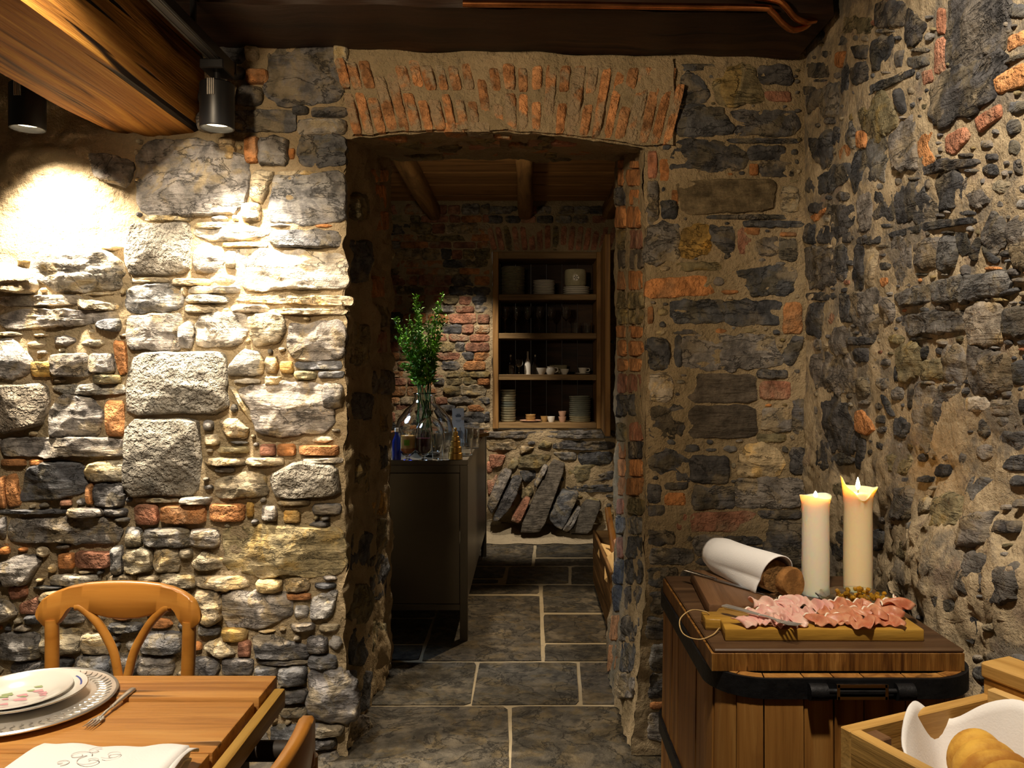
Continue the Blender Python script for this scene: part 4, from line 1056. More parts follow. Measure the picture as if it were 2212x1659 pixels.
# ------------------------------------------------------------------ dining table
TZ = 0.75
t = thing('dining_table', 'old orange pine plank table with raised edge boards', 'table', (-1.38, 1.38, 0))
def tp(name, x0, x1, y0, y1, z0, z1, mat_, bev=0.004, skew=0.0):
    g = G(); g.box((0, 0, 0), (x1 - x0, y1 - y0, z1 - z0), bev, seg=2)
    return g.build(name, mat_, t, ((x0 + x1) / 2 + 1.38, (y0 + y1) / 2 - 1.38, (z0 + z1) / 2), smooth=40)
tp('plank', -2.25, -0.588, 1.775, 1.905, TZ - .040, TZ + .004, M['pine'], 0.006)
tp('plank', -2.25, -0.597, 1.535, 1.771, TZ - .040, TZ - .004, M['pine'])
tp('plank', -2.25, -0.600, 1.395, 1.531, TZ - .040, TZ - .003, M['pine'])
tp('plank', -2.25, -0.600, 1.180, 1.391, TZ - .040, TZ - .004, M['pine'])
tp('plank', -2.25, -0.600, 0.985, 1.176, TZ - .040, TZ - .004, M['pine'])
tp('plank', -2.25, -0.588, 0.850, 0.981, TZ - .040, TZ + .004, M['pine'], 0.006)
tp('end_rail', -0.584, -0.558, 0.86, 1.868, TZ - .055, TZ - .012, M['pine_y'], 0.005)
for y in (1.80, 1.40, 0.95): tp('rail_peg', -0.64, -0.57, y - .015, y + .015, TZ - .05, TZ - .025, M['pine'], 0.003)
tp('apron', -2.15, -0.66, 1.80, 1.83, 0.60, TZ - .04, M['darkleg'])
tp('apron', -2.15, -0.66, 0.925, 0.955, 0.60, TZ - .04, M['darkleg'])
for x in (-2.12, -0.66):
    for y in (1.79, 0.945): tp('leg', x - .035, x + .035, y - .035, y + .035, 0.0, TZ - .04, M['darkleg'], 0.006)
g = G(); g.tube([(-0.66, 1.735, .655), (-0.50, 1.735, .655)], 0.022, 14); o = g.build('bolt', M['darkleg'], t, (1.38, -1.38, 0))

# place setting
CHX, CHY = -1.083, 1.742
t = thing('charger_plate', 'large round silver charger with an engraved rim on the table', 'charger', (CHX, CHY, TZ + 0.0042))
g = G(); g.lathe([(0, 0), (.165, 0), (.180, .005), (.1815, .0075), (.180, .009), (.174, .0085), (.13, .0055), (0, .0055)], 72); g.build('dish', M['silver'], t, smooth=40)
g = G(); g.lathe([(.176, .0085), (.1795, .0115), (.1825, .0085), (.1795, .0065)], 72, ring=True); g.build('rim_bead', M['silver'], t, smooth=60)
g = G()
for i in range(60):
    a = i * 2 * math.pi / 60
    g.tube([(math.cos(a + .03 * math.sin(k * 2)) * (.138 + .03 * k / 4), math.sin(a + .03 * math.sin(k * 2)) * (.138 + .03 * k / 4), .0078 + .0003 * k) for k in range(5)], .0011, 4)
tag(g.build('engraving', M['silver'], t, smooth=60), kind='stuff')
def plate_prof(r, h): return [(0, 0), (r * .55, 0), (r * .60, .004), (r * .72, h * .55), (r, h), (r * 1.004, h + .0015), (r * .995, h + .003), (r * .73, h * .55 + .004), (r * .58, .005), (0, .005)]
t = thing('soup_plate', 'cream under-plate with a blue and gold rim on the charger', 'plate', (CHX, CHY, TZ + .0105))
g = G(); g.lathe(plate_prof(.121, .020), 64); g.build('dish', M['porcelain'], t, smooth=50)
g = G(); g.lathe([(.1165, .0214), (.1212, .0226), (.1218, .0215), (.117, .0203)], 64, ring=True); g.build('gold_rim', M['brass'], t, smooth=60)
M['cobalt'] = plain_mat('cobalt_glaze', (0.06, 0.09, 0.32), 0.2)
g = G(); g.grid(16, 3, lambda u, v: ((.106 + .013 * v) * math.cos(.35 + u * .6), (.106 + .013 * v) * math.sin(.35 + u * .6), .0197 + .0023 * v)); g.build('blue_band', M['cobalt'], t, smooth=60)
t = thing('flower_plate', 'white plate painted with pink flowers, topmost of the stack', 'plate', (CHX - .012, CHY - .004, TZ + .0165))
g = G(); g.lathe(plate_prof(.105, .017), 64); g.build('dish', M['porcelain'], t, smooth=50)
M['pinkpaint'] = plain_mat('pink_paint', (0.66, 0.33, 0.36), 0.3); M['greenpaint'] = plain_mat('green_paint', (0.34, 0.42, 0.20), 0.3)
r_ = random.Random(3)
for i in range(13):
    a = r_.uniform(0, 6.28); rr = r_.uniform(.0, .05)
    g = G(); n = 9; s = r_.uniform(.006, .012)
    g.add([(0, 0, .001)] + [(s * (1 + .35 * math.sin(k * 4.1)) * math.cos(k * 6.283 / n), s * .7 * (1 + .3 * math.cos(k * 3)) * math.sin(k * 6.283 / n), .0006) for k in range(n)], [(0, k + 1, (k + 1) % n + 1) for k in range(n)])
    g.build('petal' if i % 3 else 'painted_leaf', M['pinkpaint'] if i % 3 else M['greenpaint'], t, (rr * math.cos(a) + .012, rr * math.sin(a), .0056), smooth=60)
# fork on the table
def fork(name, p0, p1, label, parts=True, length=0.19, z=0.0, tiltdeg=0.0):
    p0, p1 = Vector(p0), Vector(p1); d = p1 - p0
    t = thing(name, label, 'fork', p0, math.atan2(d.y, d.x)); L = length
    if tiltdeg: t.rotation_euler = (0, R(tiltdeg), math.atan2(d.y, d.x))
    g = G(); g.tube([(0, 0, .007), (.01, 0, .008), (.05, 0, .0075), (.088, 0, .006), (.095, 0, .0055)], [.003, .0075, .0065, .0048, .0055], 12, 0.75); g.build('handle', M['silver'], t, smooth=60)
    g = G(); g.tube(bez([(.095, 0, .0055), (.115, 0, .006), (.13, 0, .004), (.142, 0, .003)], 12), [.0036] * 4 + [.0028] * 4 + [.0045] * 3 + [.007] * 2 if False else .0034, 10, .7); g.build('neck', M['silver'], t, smooth=60)
    g = G(); g.grid(9, 5, lambda u, v: (.136 + .018 * u, (v - .5) * (.012 + .012 * min(1, u * 1.6)), .0035 - .002 * math.sin(u * 3.1) + .0012 * abs(v - .5))); b = g.build('bowl', M['silver'], t, smooth=60); sol(b, .0014)
    for i in range(4):
        y = -.0098 + i * .00653
        g = G(); g.tube([(.152, y, .0032), (.168, y, .002), (L, y * .92, .0045)], [.0019, .0017, .0006], 8); g.build('tine', M['silver'], t, smooth=60)
    return t
def sol(o, th, off=0):
    m = o.modifiers.new('solid', 'SOLIDIFY'); m.thickness = th; m.offset = off; return o
fork('fork', onZ(291, 1494, TZ), onZ(203, 1563, TZ), 'silver fork with an ornate handle beside the charger')
# napkin
t = thing('napkin', 'white folded linen napkin with a stitched monogram, in front on the table', 'napkin', (-0.755, 1.405, TZ), R(-1))
g = G()
def nap(u, v):
    a = u * 2 * math.pi
    cx, sx = math.cos(a), math.sin(a)
    x = -0.147 + 0.294 * v
    w = .082 + .004 * math.sin(v * 9); h = .022 + .002 * math.sin(v * 7 + 1)
    if v < .04: w *= .7 + 7.5 * v; h *= .6 + 10 * v
    if v > .985: w *= .02; h *= .02
    elif v > .955: w *= .86; h *= .8
    return (x + .004 * sx, w * math.copysign(abs(cx) ** .75, cx), .0235 + h * math.copysign(abs(sx) ** .8, sx) + .0015 * math.sin(u * 19 + v * 23))
g.grid(48, 40, nap, close_u=True); g.build('cloth', M['linen'], t, smooth=180)
g = G(); pts = []
for k in range(60):
    a = k / 59 * 4.6 * math.pi; r = 1 - k / 62
    pts.append((.146 + .0015 * math.sin(k), .080 * r * math.cos(a), .0235 + .021 * r * math.sin(a)))
g.add([(p[0] - .012, p[1], p[2]) for p in pts] + [(p[0] + .006, p[1], p[2]) for p in pts], [(k, k + 1, 61 + k, 60 + k) for k in range(59)])
sol(g.build('rolled_end', M['linen'], t, smooth=180), .003)
g = G()
for cx, cy, s, ph in ((-.03, .012, .022, 0), (.0, -.006, .026, 2.2), (.026, .016, .02, 4.0), (-.012, .03, .014, 1.0), (-.045, -.015, .015, 5)):
    g.tube([(cx + s * (1 - k / 26) * math.cos(ph + k * .33), cy + .8 * s * (1 - k / 26) * math.sin(ph + k * .33), .0468 + .0002 * math.sin(k)) for k in range(22)], .0007, 4)
tag(g.build('monogram', M['embroid'], t, smooth=180), 'grey stitched monogram')

# ------------------------------------------------------------------ wooden vat with iron hoops
VX0, VX1, VY0, VY1 = 0.385, 0.935, 1.650, 2.40
vc = ((VX0 + VX1) / 2, (VY0 + VY1) / 2)
t = thing('wooden_vat', 'square wooden stave vat with black iron hoops in the corner', 'vat', (vc[0], vc[1], 0))
hx, hy, cr = (VX1 - VX0) / 2, (VY1 - VY0) / 2, 0.11
def rr_pt(s, grow=0.0):
    """point on a rounded rectangle, s in 0..1"""
    a, b, r = hx - cr, hy - cr, cr + grow
    segs = [(2 * b, 'R'), (math.pi / 2 * cr, 'c0'), (2 * a, 'T'), (math.pi / 2 * cr, 'c1'), (2 * b, 'L'), (math.pi / 2 * cr, 'c2'), (2 * a, 'B'), (math.pi / 2 * cr, 'c3')]
    tot = sum(q for q, _ in segs); d = (s % 1.0) * tot
    for q, k in segs:
        if d <= q:
            f = d / q; break
        d -= q
    if k == 'R': return (a + r, -b + 2 * b * f)
    if k == 'T': return (a - 2 * a * f, b + r)
    if k == 'L': return (-a - r, b - 2 * b * f)
    if k == 'B': return (-a + 2 * a * f, -b - r)
    c = {'c0': (a, b, 0), 'c1': (-a, b, 90), 'c2': (-a, -b, 180), 'c3': (a, -b, 270)}[k]
    an = R(c[2] + 90 * f); return (c[0] + r * math.cos(an), c[1] + r * math.sin(an))
VH = 0.845
ns = 34
r_ = random.Random(5)
cuts = np.cumsum([r_.uniform(.8, 1.25) for _ in range(ns)]); cuts = np.concatenate([[0], cuts / cuts[-1]])
for i in range(ns):
    a, b = cuts[i] + .0006, cuts[i + 1] - .0006
    g = G(); V = []; Fc = []; m = 6; pr = r_.uniform(-.0015, .0015)
    zs = (0.0, 0.3, 0.6, VH)
    for z in zs:
        tap = 0.012 * (1 - z / VH)
        for k in range(m): V.append((*rr_pt(a + (b - a) * k / (m - 1), tap + pr), z))
        for k in reversed(range(m)): V.append((*rr_pt(a + (b - a) * k / (m - 1), tap - .022), z))
    q = 2 * m
    for j in range(len(zs) - 1):
        for k in range(q): Fc.append((j*q+k, j*q+(k+1) % q, (j+1)*q+(k+1) % q, (j+1)*q+k))
    Fc.append(tuple(reversed(range(q)))); Fc.append(tuple((len(zs)-1)*q + k for k in range(q)))
    g.add(V, Fc); g.build('stave', M['stave'], t, smooth=30)
g = G(); g.box((0, 0, VH - .03), (2 * hx - .06, 2 * hy - .06, .03)); g.build('head_board', M['block_top'], t)
for z, grow in ((0.8235, 0.003), (0.47, 0.009), (0.14, 0.014)):
    g = G(); n = 160; h = 0.0205
    for k in range(n):
        pass
    V = []; Fc = []
    for k in range(n):
        o_ = rr_pt(k / n, grow + .0045); i_ = rr_pt(k / n, grow - .004)
        V += [(*o_, z - h), (*o_, z + h), (*i_, z + h), (*i_, z - h)]
    for k in range(n):
        j = (k + 1) % n
        for e in range(4): Fc.append((k*4+e, j*4+e, j*4+(e+1) % 4, k*4+(e+1) % 4))
    g.add(V, Fc); hoop = g.build('iron_hoop', M['iron'], t, smooth=30)
    if z > .7:   # screw clamp that tightens the hoop
        for sx in (-.075, .10):
            g = G(); g.tube([(sx - .018, -hy - .016, z - .002), (sx + .018, -hy - .016, z - .002)], .017, 14); g.build('clamp_lug', M['iron'], hoop, smooth=40)
        g = G(); g.tube([(-.09, -hy - .018, z), (.115, -hy - .018, z)], .0055, 10); g.build('clamp_bolt', M['iron'], hoop, smooth=40)
        g = G()
        g.box((0.0125, -hy - .018, z + .012), (.10, .012, .006)); g.box((0.0125, -hy - .018, z - .012), (.10, .012, .006)); g.box((-.036, -hy - .018, z), (.006, .012, .03)); g.box((.061, -hy - .018, z), (.006, .012, .03))
        g.build('turnbuckle', M['knife'], hoop)
# butcher block standing on the vat
BZ = 0.89
t = thing('butcher_block', 'thick dark butcher block lying on top of the wooden vat', 'butcher block', (0.648, 1.985, VH))
BX0, BX1, BY0, BY1 = 0.382, 0.908, 1.680, 2.285
g = G(); g.box((0, 0, BZ - VH - .004), (BX1 - BX0 - .004, BY1 - BY0 - .004, .008), .003); g.build('top_face', M['block_top'], t)
n = 11
for i in range(n):
    w = (BX1 - BX0) / n
    g = G(); g.box((0, 0, 0), (w - .0003, BY1 - BY0, BZ - VH - .008), .0007)
    g.build('block_strip', M['block_end'], t, (BX0 + w * (i + .5) - .648, 0, (BZ - VH - .008) / 2))

# ------------------------------------------------------------------ walnut board, bread, napkin, knife
t = thing('bread_board', 'dark walnut cutting board under the wrapped bread', 'cutting board', (0.558, 2.055, BZ), R(-4))
g = G(); g.box((0, 0, .016), (.245, .33, .032), .004, seg=2); g.build('board', M['walnut'], t, smooth=40)
BB = BZ + .032
def axis_obj(p0, p1):
    p0, p1 = Vector(p0), Vector(p1); d = (p1 - p0); return p0, math.atan2(d.y, d.x), d.length
p0, az, L = axis_obj((.530, 2.195, BB), (.606, 2.005, BB))
t = thing('bread_loaf', 'brown rye bread roll sticking out of the white napkin', 'bread', p0, az)
g = G()
def lo(u, v):
    a = u * 2 * math.pi; x = -.02 + (L + .035) * v
    rr = .041 * (1 - (max(0, .12 - v) / .12) ** 2 * .6) * (1 + .02 * math.sin(a * 3 + v * 11))
    return (x, rr * math.cos(a), .0405 + rr * .95 * math.sin(a))
g.grid(36, 20, lo, close_u=True); g.build('crust', M['crust'], t, smooth=180)
g = G(); n = 36; g.add([(L + .0155, 0, .0405)] + [(L + .015 + .0008 * math.sin(k * 5), .0405 * math.cos(k * 6.2832 / n), .0405 + .0385 * math.sin(k * 6.2832 / n)) for k in range(n)], [(0, k + 1, (k + 1) % n + 1) for k in range(n)]); g.build('crumb', M['crumb'], t, smooth=0)
nk = thing('bread_napkin', 'white linen napkin wrapped round the brown bread', 'napkin', p0, az)
g = G()
def wrap(u, v):
    a = -1.25 + u * 5.35; x = -.045 + (L + .035 + .030 * math.sin(u * 3.6) + .02 * u) * v
    rr = .0455 + .002 * math.sin(a * 2 + v * 5) + (.035 * max(0, u - .87) / .13 * v)
    if v < .15: rr *= .82 + .18 * v / .15
    z = .0465 + rr * math.sin(a)
    return (x, rr * math.cos(a), max(z, .0022))
g.grid(60, 24, wrap); sol(g.build('cloth', M['linen'], nk, smooth=180), .003)
t = thing('bread_heel', 'cut heel of brown bread standing against the loaf', 'bread', (.633, 1.952, BB), az)
g = G(); g.lathe([(0, -.013), (.034, -.013), (.037, -.008), (.036, .008), (.032, .013), (0, .013)], 28, wob=lambda a, k: .04 * math.sin(3 * a))
o = g.build('crust', M['crust'], t, smooth=50); o.rotation_euler = (0, R(90 - 8), 0); o.location = (0, 0, .037)
k0, k1 = onZ(1479, 1236, BB), onZ(1682, 1293, BB)
d = k1 - k0
t = thing('table_knife', 'long steel knife resting on the walnut board', 'knife', k0, math.atan2(d.y, d.x))
L = d.length
g = G(); g.tube([(0, 0, .006), (.01, 0, .006), (L * .36, 0, .005)], [.004, .0065, .005], 12, .6); g.build('handle', M['knife'], t, smooth=60)
g = G(); g.box((L * .68, 0, .0022), (L * .64, .016, .0026), .001); g.build('blade', M['knife'], t)

# ------------------------------------------------------------------ candles
def candle(loc, r, h, label, wax, spike):
    t = thing('pillar_candle', label, 'candle', loc, group='lit pillar candles')
    g = G(); n = 56
    def top(a):
        if not spike: return .004 * math.sin(a * 2 + .5)
        return .030 * math.exp(-((a - 2.9) / .55) ** 2) - .030 * math.exp(-((a - 4.7) / .55) ** 2) + .004 * math.exp(-((a - 6.0) / .5) ** 2)
    def fl(a):
        if not spike: return .0055
        return .004 + .010 * math.exp(-((a - 5.95) / .45) ** 2) + .003 * math.exp(-((a - 2.9) / .5) ** 2)
    prof = [(0, 0, 0), (1, 0, 0), (1.0, .3, 0), (.985, .8, 0), (.99, .92, .25), (1.0, .985, .85), (1.0, 1.0, 1.0), (.90, .99, .95), (.86, .955, .35), (.78, .945, 0), (0, .945, 0)]
    V = []; Fc = []
    for (a_, hz, fk) in prof:
        for i in range(n):
            a = 2 * math.pi * i / n
            rr = a_ * r * (1 + .012 * math.sin(2 * a + hz * 5)) + fk * fl(a)
            V.append((rr * math.cos(a), rr * math.sin(a), hz * h + fk * top(a)))
    for k in range(len(prof) - 1):
        for i in range(n):
            j = (i + 1) % n; Fc.append((k*n+i, k*n+j, (k+1)*n+j, (k+1)*n+i))
    g.add(V, Fc); g.build('wax_body', wax, t, smooth=60)
    z0 = h * .945
    g = G(); g.tube([(0, 0, z0 - .004), (0.001, 0, z0 + .008), (0.003, 0, z0 + .014)], .0012, 8); g.build('wick', M['wick'], t)
    hf = .034 if spike else .018
    g = G(); g.lathe([(.0, z0 + .008), (.0035, z0 + .011), (.0056, z0 + .008 + hf * .3), (.0046, z0 + .008 + hf * .55), (.002, z0 + .008 + hf * .85), (0, z0 + .008 + hf)], 16); g.build('flame', M['flame'], t, smooth=180)
    return t
candle((.746, 2.10, BZ), .0345, .256, 'shorter white pillar candle with a small flame, left one', M['wax'], False)
candle((.870, 2.135, BZ), .0365, .272, 'taller cream pillar candle with a dripping spiked rim, right one', M['wax2'], True)

# ------------------------------------------------------------------ ham board, ham, fork, dish
HB0 = BZ; HB = BZ + .026
t = thing('ham_board', 'yellow-brown wooden serving board with ham on it', 'serving board', (.636, 1.812, BZ))
g = G(); V = []; Fc = []
out = [(-.214, -.078), (.212, -.080), (.214, .078), (-.196, .084), (-.222, .066), (-.238, .056), (-.246, .030), (-.240, .002), (-.226, -.006), (-.206, -.010)]
out = [(-.214, -.078), (.212, -.080), (.214, .078), (-.19, .080), (-.203, .052), (-.238, .050), (-.240, -.004), (-.206, -.008)]
n = len(out)
b_ = bmesh.new(); vs = [b_.verts.new((x, y, 0)) for x, y in out]; f_ = b_.faces.new(vs); ex = bmesh.ops.extrude_face_region(b_, geom=[f_])
bmesh.ops.translate(b_, vec=(0, 0, .026), verts=[q for q in ex['geom'] if isinstance(q, bmesh.types.BMVert)])
bmesh.ops.bevel(b_, geom=b_.edges[:], offset=.003, segments=2, affect='EDGES', profile=.5)
g.bm(b_); g.build('board', M['olive'], t, smooth=40)
pts = [(-.225, .022, .027), (-.235, .022, .034), (-.262, .045, .03), (-.292, .02, .016), (-.296, -.04, .004), (-.27, -.075, .003), (-.235, -.05, .004), (-.212, -.02, .010)]
g = G(); g.tube(bez(pts, 48), .0014, 8); g.build('cord_loop', M['cord'], t, smooth=180)
def ham_slice(name, loc, rz, L, Wd, amp, fat, mat_, label, group, sd):
    rr = random.Random(sd); ph = [rr.uniform(0, 6.28) for _ in range(4)]
    t = thing(name, label, 'ham slice', loc, rz, group)
    def fn(u, v, off=0.0):
        s = u * 2 - 1
        x = s * L * .5 + .006 * math.sin(v * 4 + ph[0])
        y = (v - .5) * Wd + amp * .55 * math.sin(u * 9 + ph[1])
        lift = amp * (0.5 + 0.5 * math.sin(u * 10 + ph[2] + v * 1.6)) * (0.35 + .65 * math.sin(v * math.pi)) + amp * .25 * math.sin(u * 23 + v * 5 + ph[3])
        return (x, y, max(.0015, .003 + lift + v * amp * .6))
    g = G(); g.grid(30, 12, fn); sol(g.build('meat', mat_, t, smooth=180), .0016)
    if fat:
        g = G(); g.tube([Vector(fn(i / 29, 1.0)) + Vector((0, .001, .0008)) for i in range(30)], .0021, 6); g.build('fat_edge', M['fat'], t, smooth=180)
    return t
r_ = random.Random(21)
for i in range(9):
    p = onZ(1630 + i * 15.5 + r_.uniform(-5, 5), 1346 - (i % 3) * 13, HB + .004)
    p.z = HB + .001 + .005 * (i % 3)
    ham_slice('cooked_ham_slice', p, r_.uniform(-.9, .9), r_.uniform(.055, .08), r_.uniform(.035, .05), r_.uniform(.010, .015), i % 4 == 1, M['ham'], 'pale pink ham slice, ' + ORD[i] + ' from the left in the left-hand heap', 'slices in the pale left ham heap', 100 + i)
for i in range(9):
    p = onZ(1790 + i * 18.5 + r_.uniform(-5, 5), 1346 - (i % 3) * 12, HB + .004)
    p.z = HB + .001 + .005 * (i % 3)
    ham_slice('cured_ham_slice', p, r_.uniform(-.9, .9), r_.uniform(.06, .095), r_.uniform(.035, .05), r_.uniform(.010, .016), i % 2 == 0, M['ham2'], 'dark red cured ham slice, ' + ORD[i] + ' from the left in the right-hand heap', 'slices in the dark right ham heap', 200 + i)
fk0 = onZ(1560, 1316, HB + .012); fk1 = onZ(1690, 1340, HB + .02)
f_ = fork('fork', fk0, fk1, 'silver serving fork lying across the pale ham heap', False, .19, tiltdeg=-1.0)
# glass dish of golden sweets
t = thing('glass_dish', 'low scalloped glass dish behind the ham', 'dish', (.815, 1.995, BZ))
g = G(); g.lathe([(0, .0), (.07, .0), (.085, .006), (.097, .020), (.099, .021), (.098, .023), (.094, .022), (.082, .010), (.068, .004), (0, .004)], 64, wob=lambda a, k: (.03 * math.sin(12 * a) if 2 <= k <= 7 else 0)); g.build('bowl', M['glass'], t, smooth=60)
r_ = random.Random(8)
for i in range(46):
    a = r_.uniform(0, 6.28); q = math.sqrt(r_.random()) * .066
    g = G(); s = r_.uniform(.010, .014)
    g.box((0, 0, 0), (s, s, s * .8), s * .22, r_.uniform(0, 3), r_.uniform(0, 1), r_.uniform(0, 1))
    tag(g.build('amber_sweet', M['amber'], None, (.822 + q * math.cos(a), 1.985 + q * .8 * math.sin(a), BZ + .012 + (i % 4) * .0095 * (1.15 - q / .066 * .5)), smooth=0), 'golden amber lump piled in the glass dish', 'sweet', 'golden lumps in the glass dish')

# ------------------------------------------------------------------ pine crate with bread, on a side table
g = G(); ang = math.atan2(.403, .915)
t = thing('side_table', 'plain dark table carrying the pine crate, below the picture edge', 'table', (.518 + .2 * .915 + .145 * .403, 1.344 + .2 * .403 - .145 * .915, 0), ang)
g.box((0, 0, .685), (.40, .28, .03), .004); g.build('table_top', M['darkbeam'], t)
for sx in (-.17, .17):
    for sy in (-.11, .11):
        g = G(); g.box((sx, sy, .335), (.04, .04, .67), .003); g.build('leg', M['darkleg'], t)
t = thing('pine_crate', 'open pale pine crate holding bread in a white cloth', 'crate', (.518, 1.344, .70), ang)
CL, CW, CH = .345, .29, .18
def cb(name, x0, x1, y0, y1, z0, z1, mat_, bev=.002):
    g = G(); g.box((0, 0, 0), (x1 - x0, y1 - y0, z1 - z0), bev); return g.build(name, mat_, t, ((x0 + x1) / 2, (y0 + y1) / 2, (z0 + z1) / 2))
cb('side_board', 0, CL, -.022, 0, 0, CH, M['crate']); cb('side_board', 0, CL, -CW, -CW + .022, 0, CH, M['crate'])
cb('end_board', 0, .022, -CW + .022, -.022, 0, CH, M['crate_y']); cb('base_board', .022, CL, -CW + .022, -.022, .012, .03, M['crate'])
cb('corner_post', .023, .056, -.056, -.023, .03, CH - .006, M['walnut']); cb('corner_post', .023, .056, -CW + .023, -CW + .056, .03, CH - .006, M['walnut'])
cb('end_box', CL, CL + .068, -CW, 0, 0, CH + .026, M['crate']); cb('end_lid', CL - .006, CL + .071, -CW - .004, .002, CH + .029, CH + .058, M['crate_y'], .004)
cb('divider_lip', CL - .020, CL, -CW + .022, -.022, .03, CH + .018, M['crate_y'])
g = G(); g.box((0, 0, 0), (.004, .05, .05), .001); g.build('iron_corner', M['iron'], t, (CL - .022, -.17, CH + .012))
t2 = thing('bread_cloth', 'white cloth with raised corners inside the pine crate', 'cloth', (.518, 1.344, .70), ang)
lc = (.175, -.145)
def cl(u, v):
    a = u * 2 * math.pi
    pk = math.exp(-(((a - 1.90 + math.pi) % (2 * math.pi) - math.pi) / .60) ** 2) * .065 + math.exp(-(((a - .35 + math.pi) % (2 * math.pi) - math.pi) / .55) ** 2) * .075 + math.exp(-(((a - 3.6 + math.pi) % (2 * math.pi) - math.pi) / .5) ** 2) * .02 + math.exp(-(((a - 5.2 + math.pi) % (2 * math.pi) - math.pi) / .5) ** 2) * .01
    r = (.02 + .088 * v) * (1 + .06 * math.sin(5 * a + 1) * v)
    if v > .55: r -= .012 * (v - .55)
    z = .036 + .105 * max(0, v - .35) / .65 + pk * max(0, v - .55) / .45 + .004 * math.sin(9 * a + v * 7) * v
    return (lc[0] + r * 1.15 * math.cos(a), lc[1] + r * 1.35 * math.sin(a), z)
g = G(); g.grid(72, 18, cl, close_u=True); sol(g.build('cloth', M['linen'], t2, smooth=180), .0028)
rb = random.Random(2)
for i in range(4):
    s = i / 3.0
    t3 = thing('bread_slice', ['front slice of the golden loaf in the crate', 'second slice of the golden loaf in the crate', 'third slice of the golden loaf in the crate', 'rearmost heel of the golden loaf in the crate'][i], 'bread', (0, 0, 0), 0, 'slices of golden loaf')
    c = Vector((lc[0] + .47 * (i - 1.5) * .0365, lc[1] + .88 * (i - 1.5) * .0365, 0))
    ca, sa = math.cos(ang), math.sin(ang)
    t3.location = (.518 + c.x * ca - c.y * sa, 1.344 + c.x * sa + c.y * ca, .70 + .075); t3.rotation_euler = (0, 0, ang + R(62))
    g = G()
    rx = .062 - .008 * abs(i - 1)
    g.grid(32, 8, lambda u, v: ((v - .5) * .036 * (1) , rx * math.cos(u * 6.2832) * (1 - .25 * (2 * abs(v - .5)) ** 4), .050 + .052 * math.sin(u * 6.2832) * (1 - .22 * (2 * abs(v - .5)) ** 4)), close_u=True)
    g.add([], [])
    o = g.build('crust', M['loaf'], t3, smooth=180)
    g = G(); n = 32
    for sx in (-.0175, .0175):
        o_ = len(g.v); g.add([(sx, 0, .05)] + [(sx, rx * .74 * math.cos(k * 6.2832 / n), .05 + .040 * math.sin(k * 6.2832 / n)) for k in range(n)], [(0, k + 1, (k + 1) % n + 1) for k in range(n)])
    g.build('cut_face', M['loaf'], t3, smooth=180)

# ================================================================== NEXT ROOM: OBJECTS
# ------------------------------------------------------------------ steel counter
KX0, KX1, KY0, KY1, KZ = -1.06, -0.327, 4.40, 6.43, 0.985
t = thing('steel_counter', 'dark bronze steel counter on legs beyond the doorway', 'counter', (KX0, KY0, 0))
def kp(name, x0, x1, y0, y1, z0, z1, mat_, bev=.002, par=None):
    g = G(); g.box((0, 0, 0), (x1 - x0, y1 - y0, z1 - z0), bev)
    return g.build(name, mat_, par or t, ((x0 + x1) / 2 - KX0, (y0 + y1) / 2 - KY0, (z0 + z1) / 2))
kp('worktop', KX0, KX1, KY0, KY1, KZ - .03, KZ, M['steel_frame'])
for x in (KX0, KX1 - .042):
    for y in (KY0, KY1 - .042): kp('leg', x, x + .042, y, y + .042, 0, KZ - .03, M['steel_frame'])
kp('front_panel', KX0 + .042, KX1 - .044, KY0 + .006, KY0 + .022, .20, KZ - .075, M['steel_dark'])
kp('front_rail', KX0 + .042, KX1 - .042, KY0, KY0 + .03, KZ - .072, KZ - .03, M['steel_frame'])
kp('bottom_rail', KX0 + .042, KX1 - .042, KY0 + .002, KY0 + .03, .165, .198, M['steel_dark'])
kp('side_panel', KX1 - .022, KX1 - .006, KY0 + .044, KY1 - .044, .20, KZ - .03, M['steel_dark'])
kp('side_panel', KX0 + .006, KX0 + .022, KY0 + .044, KY1 - .044, .20, KZ - .03, M['steel_dark'])
kp('back_panel', KX0 + .044, KX1 - .044, KY1 - .022, KY1 - .006, .20, KZ - .03, M['steel_dark'])

# ------------------------------------------------------------------ vase with greenery
VP = onZ(917, 974, KZ)
t = thing('glass_vase', 'big round clear glass demijohn holding green branches', 'vase', VP)
g = G(); g.lathe([(0, 0), (.11, 0), (.15, .02), (.172, .08), (.175, .13), (.160, .19), (.115, .25), (.072, .285), (.062, .31), (.060, .335), (.068, .345), (.066, .349), (.056, .338), (.057, .31), (.067, .285), (.110, .246), (.155, .188), (.170, .13), (.167, .08), (.146, .024), (.108, .006), (0, .006)], 56); g.build('vessel', M['glass'], t, smooth=60)
g = G(); g.lathe([(0, .0075), (.107, .0075), (.144, .026), (.165, .08), (.1685, .115), (0, .115)], 56); g.build('water', M['water'], t, smooth=50)
t = thing('green_branches', 'bunch of fresh green leafy branches standing in the glass vase', 'plant', VP)
r_ = random.Random(14)
tips = [(852, 690), (862, 735), (878, 712), (898, 642), (902, 690), (912, 725), (925, 700), (942, 668), (955, 640), (958, 688), (948, 720), (868, 790), (890, 760), (935, 745), (905, 660), (885, 690)]
LV = G()
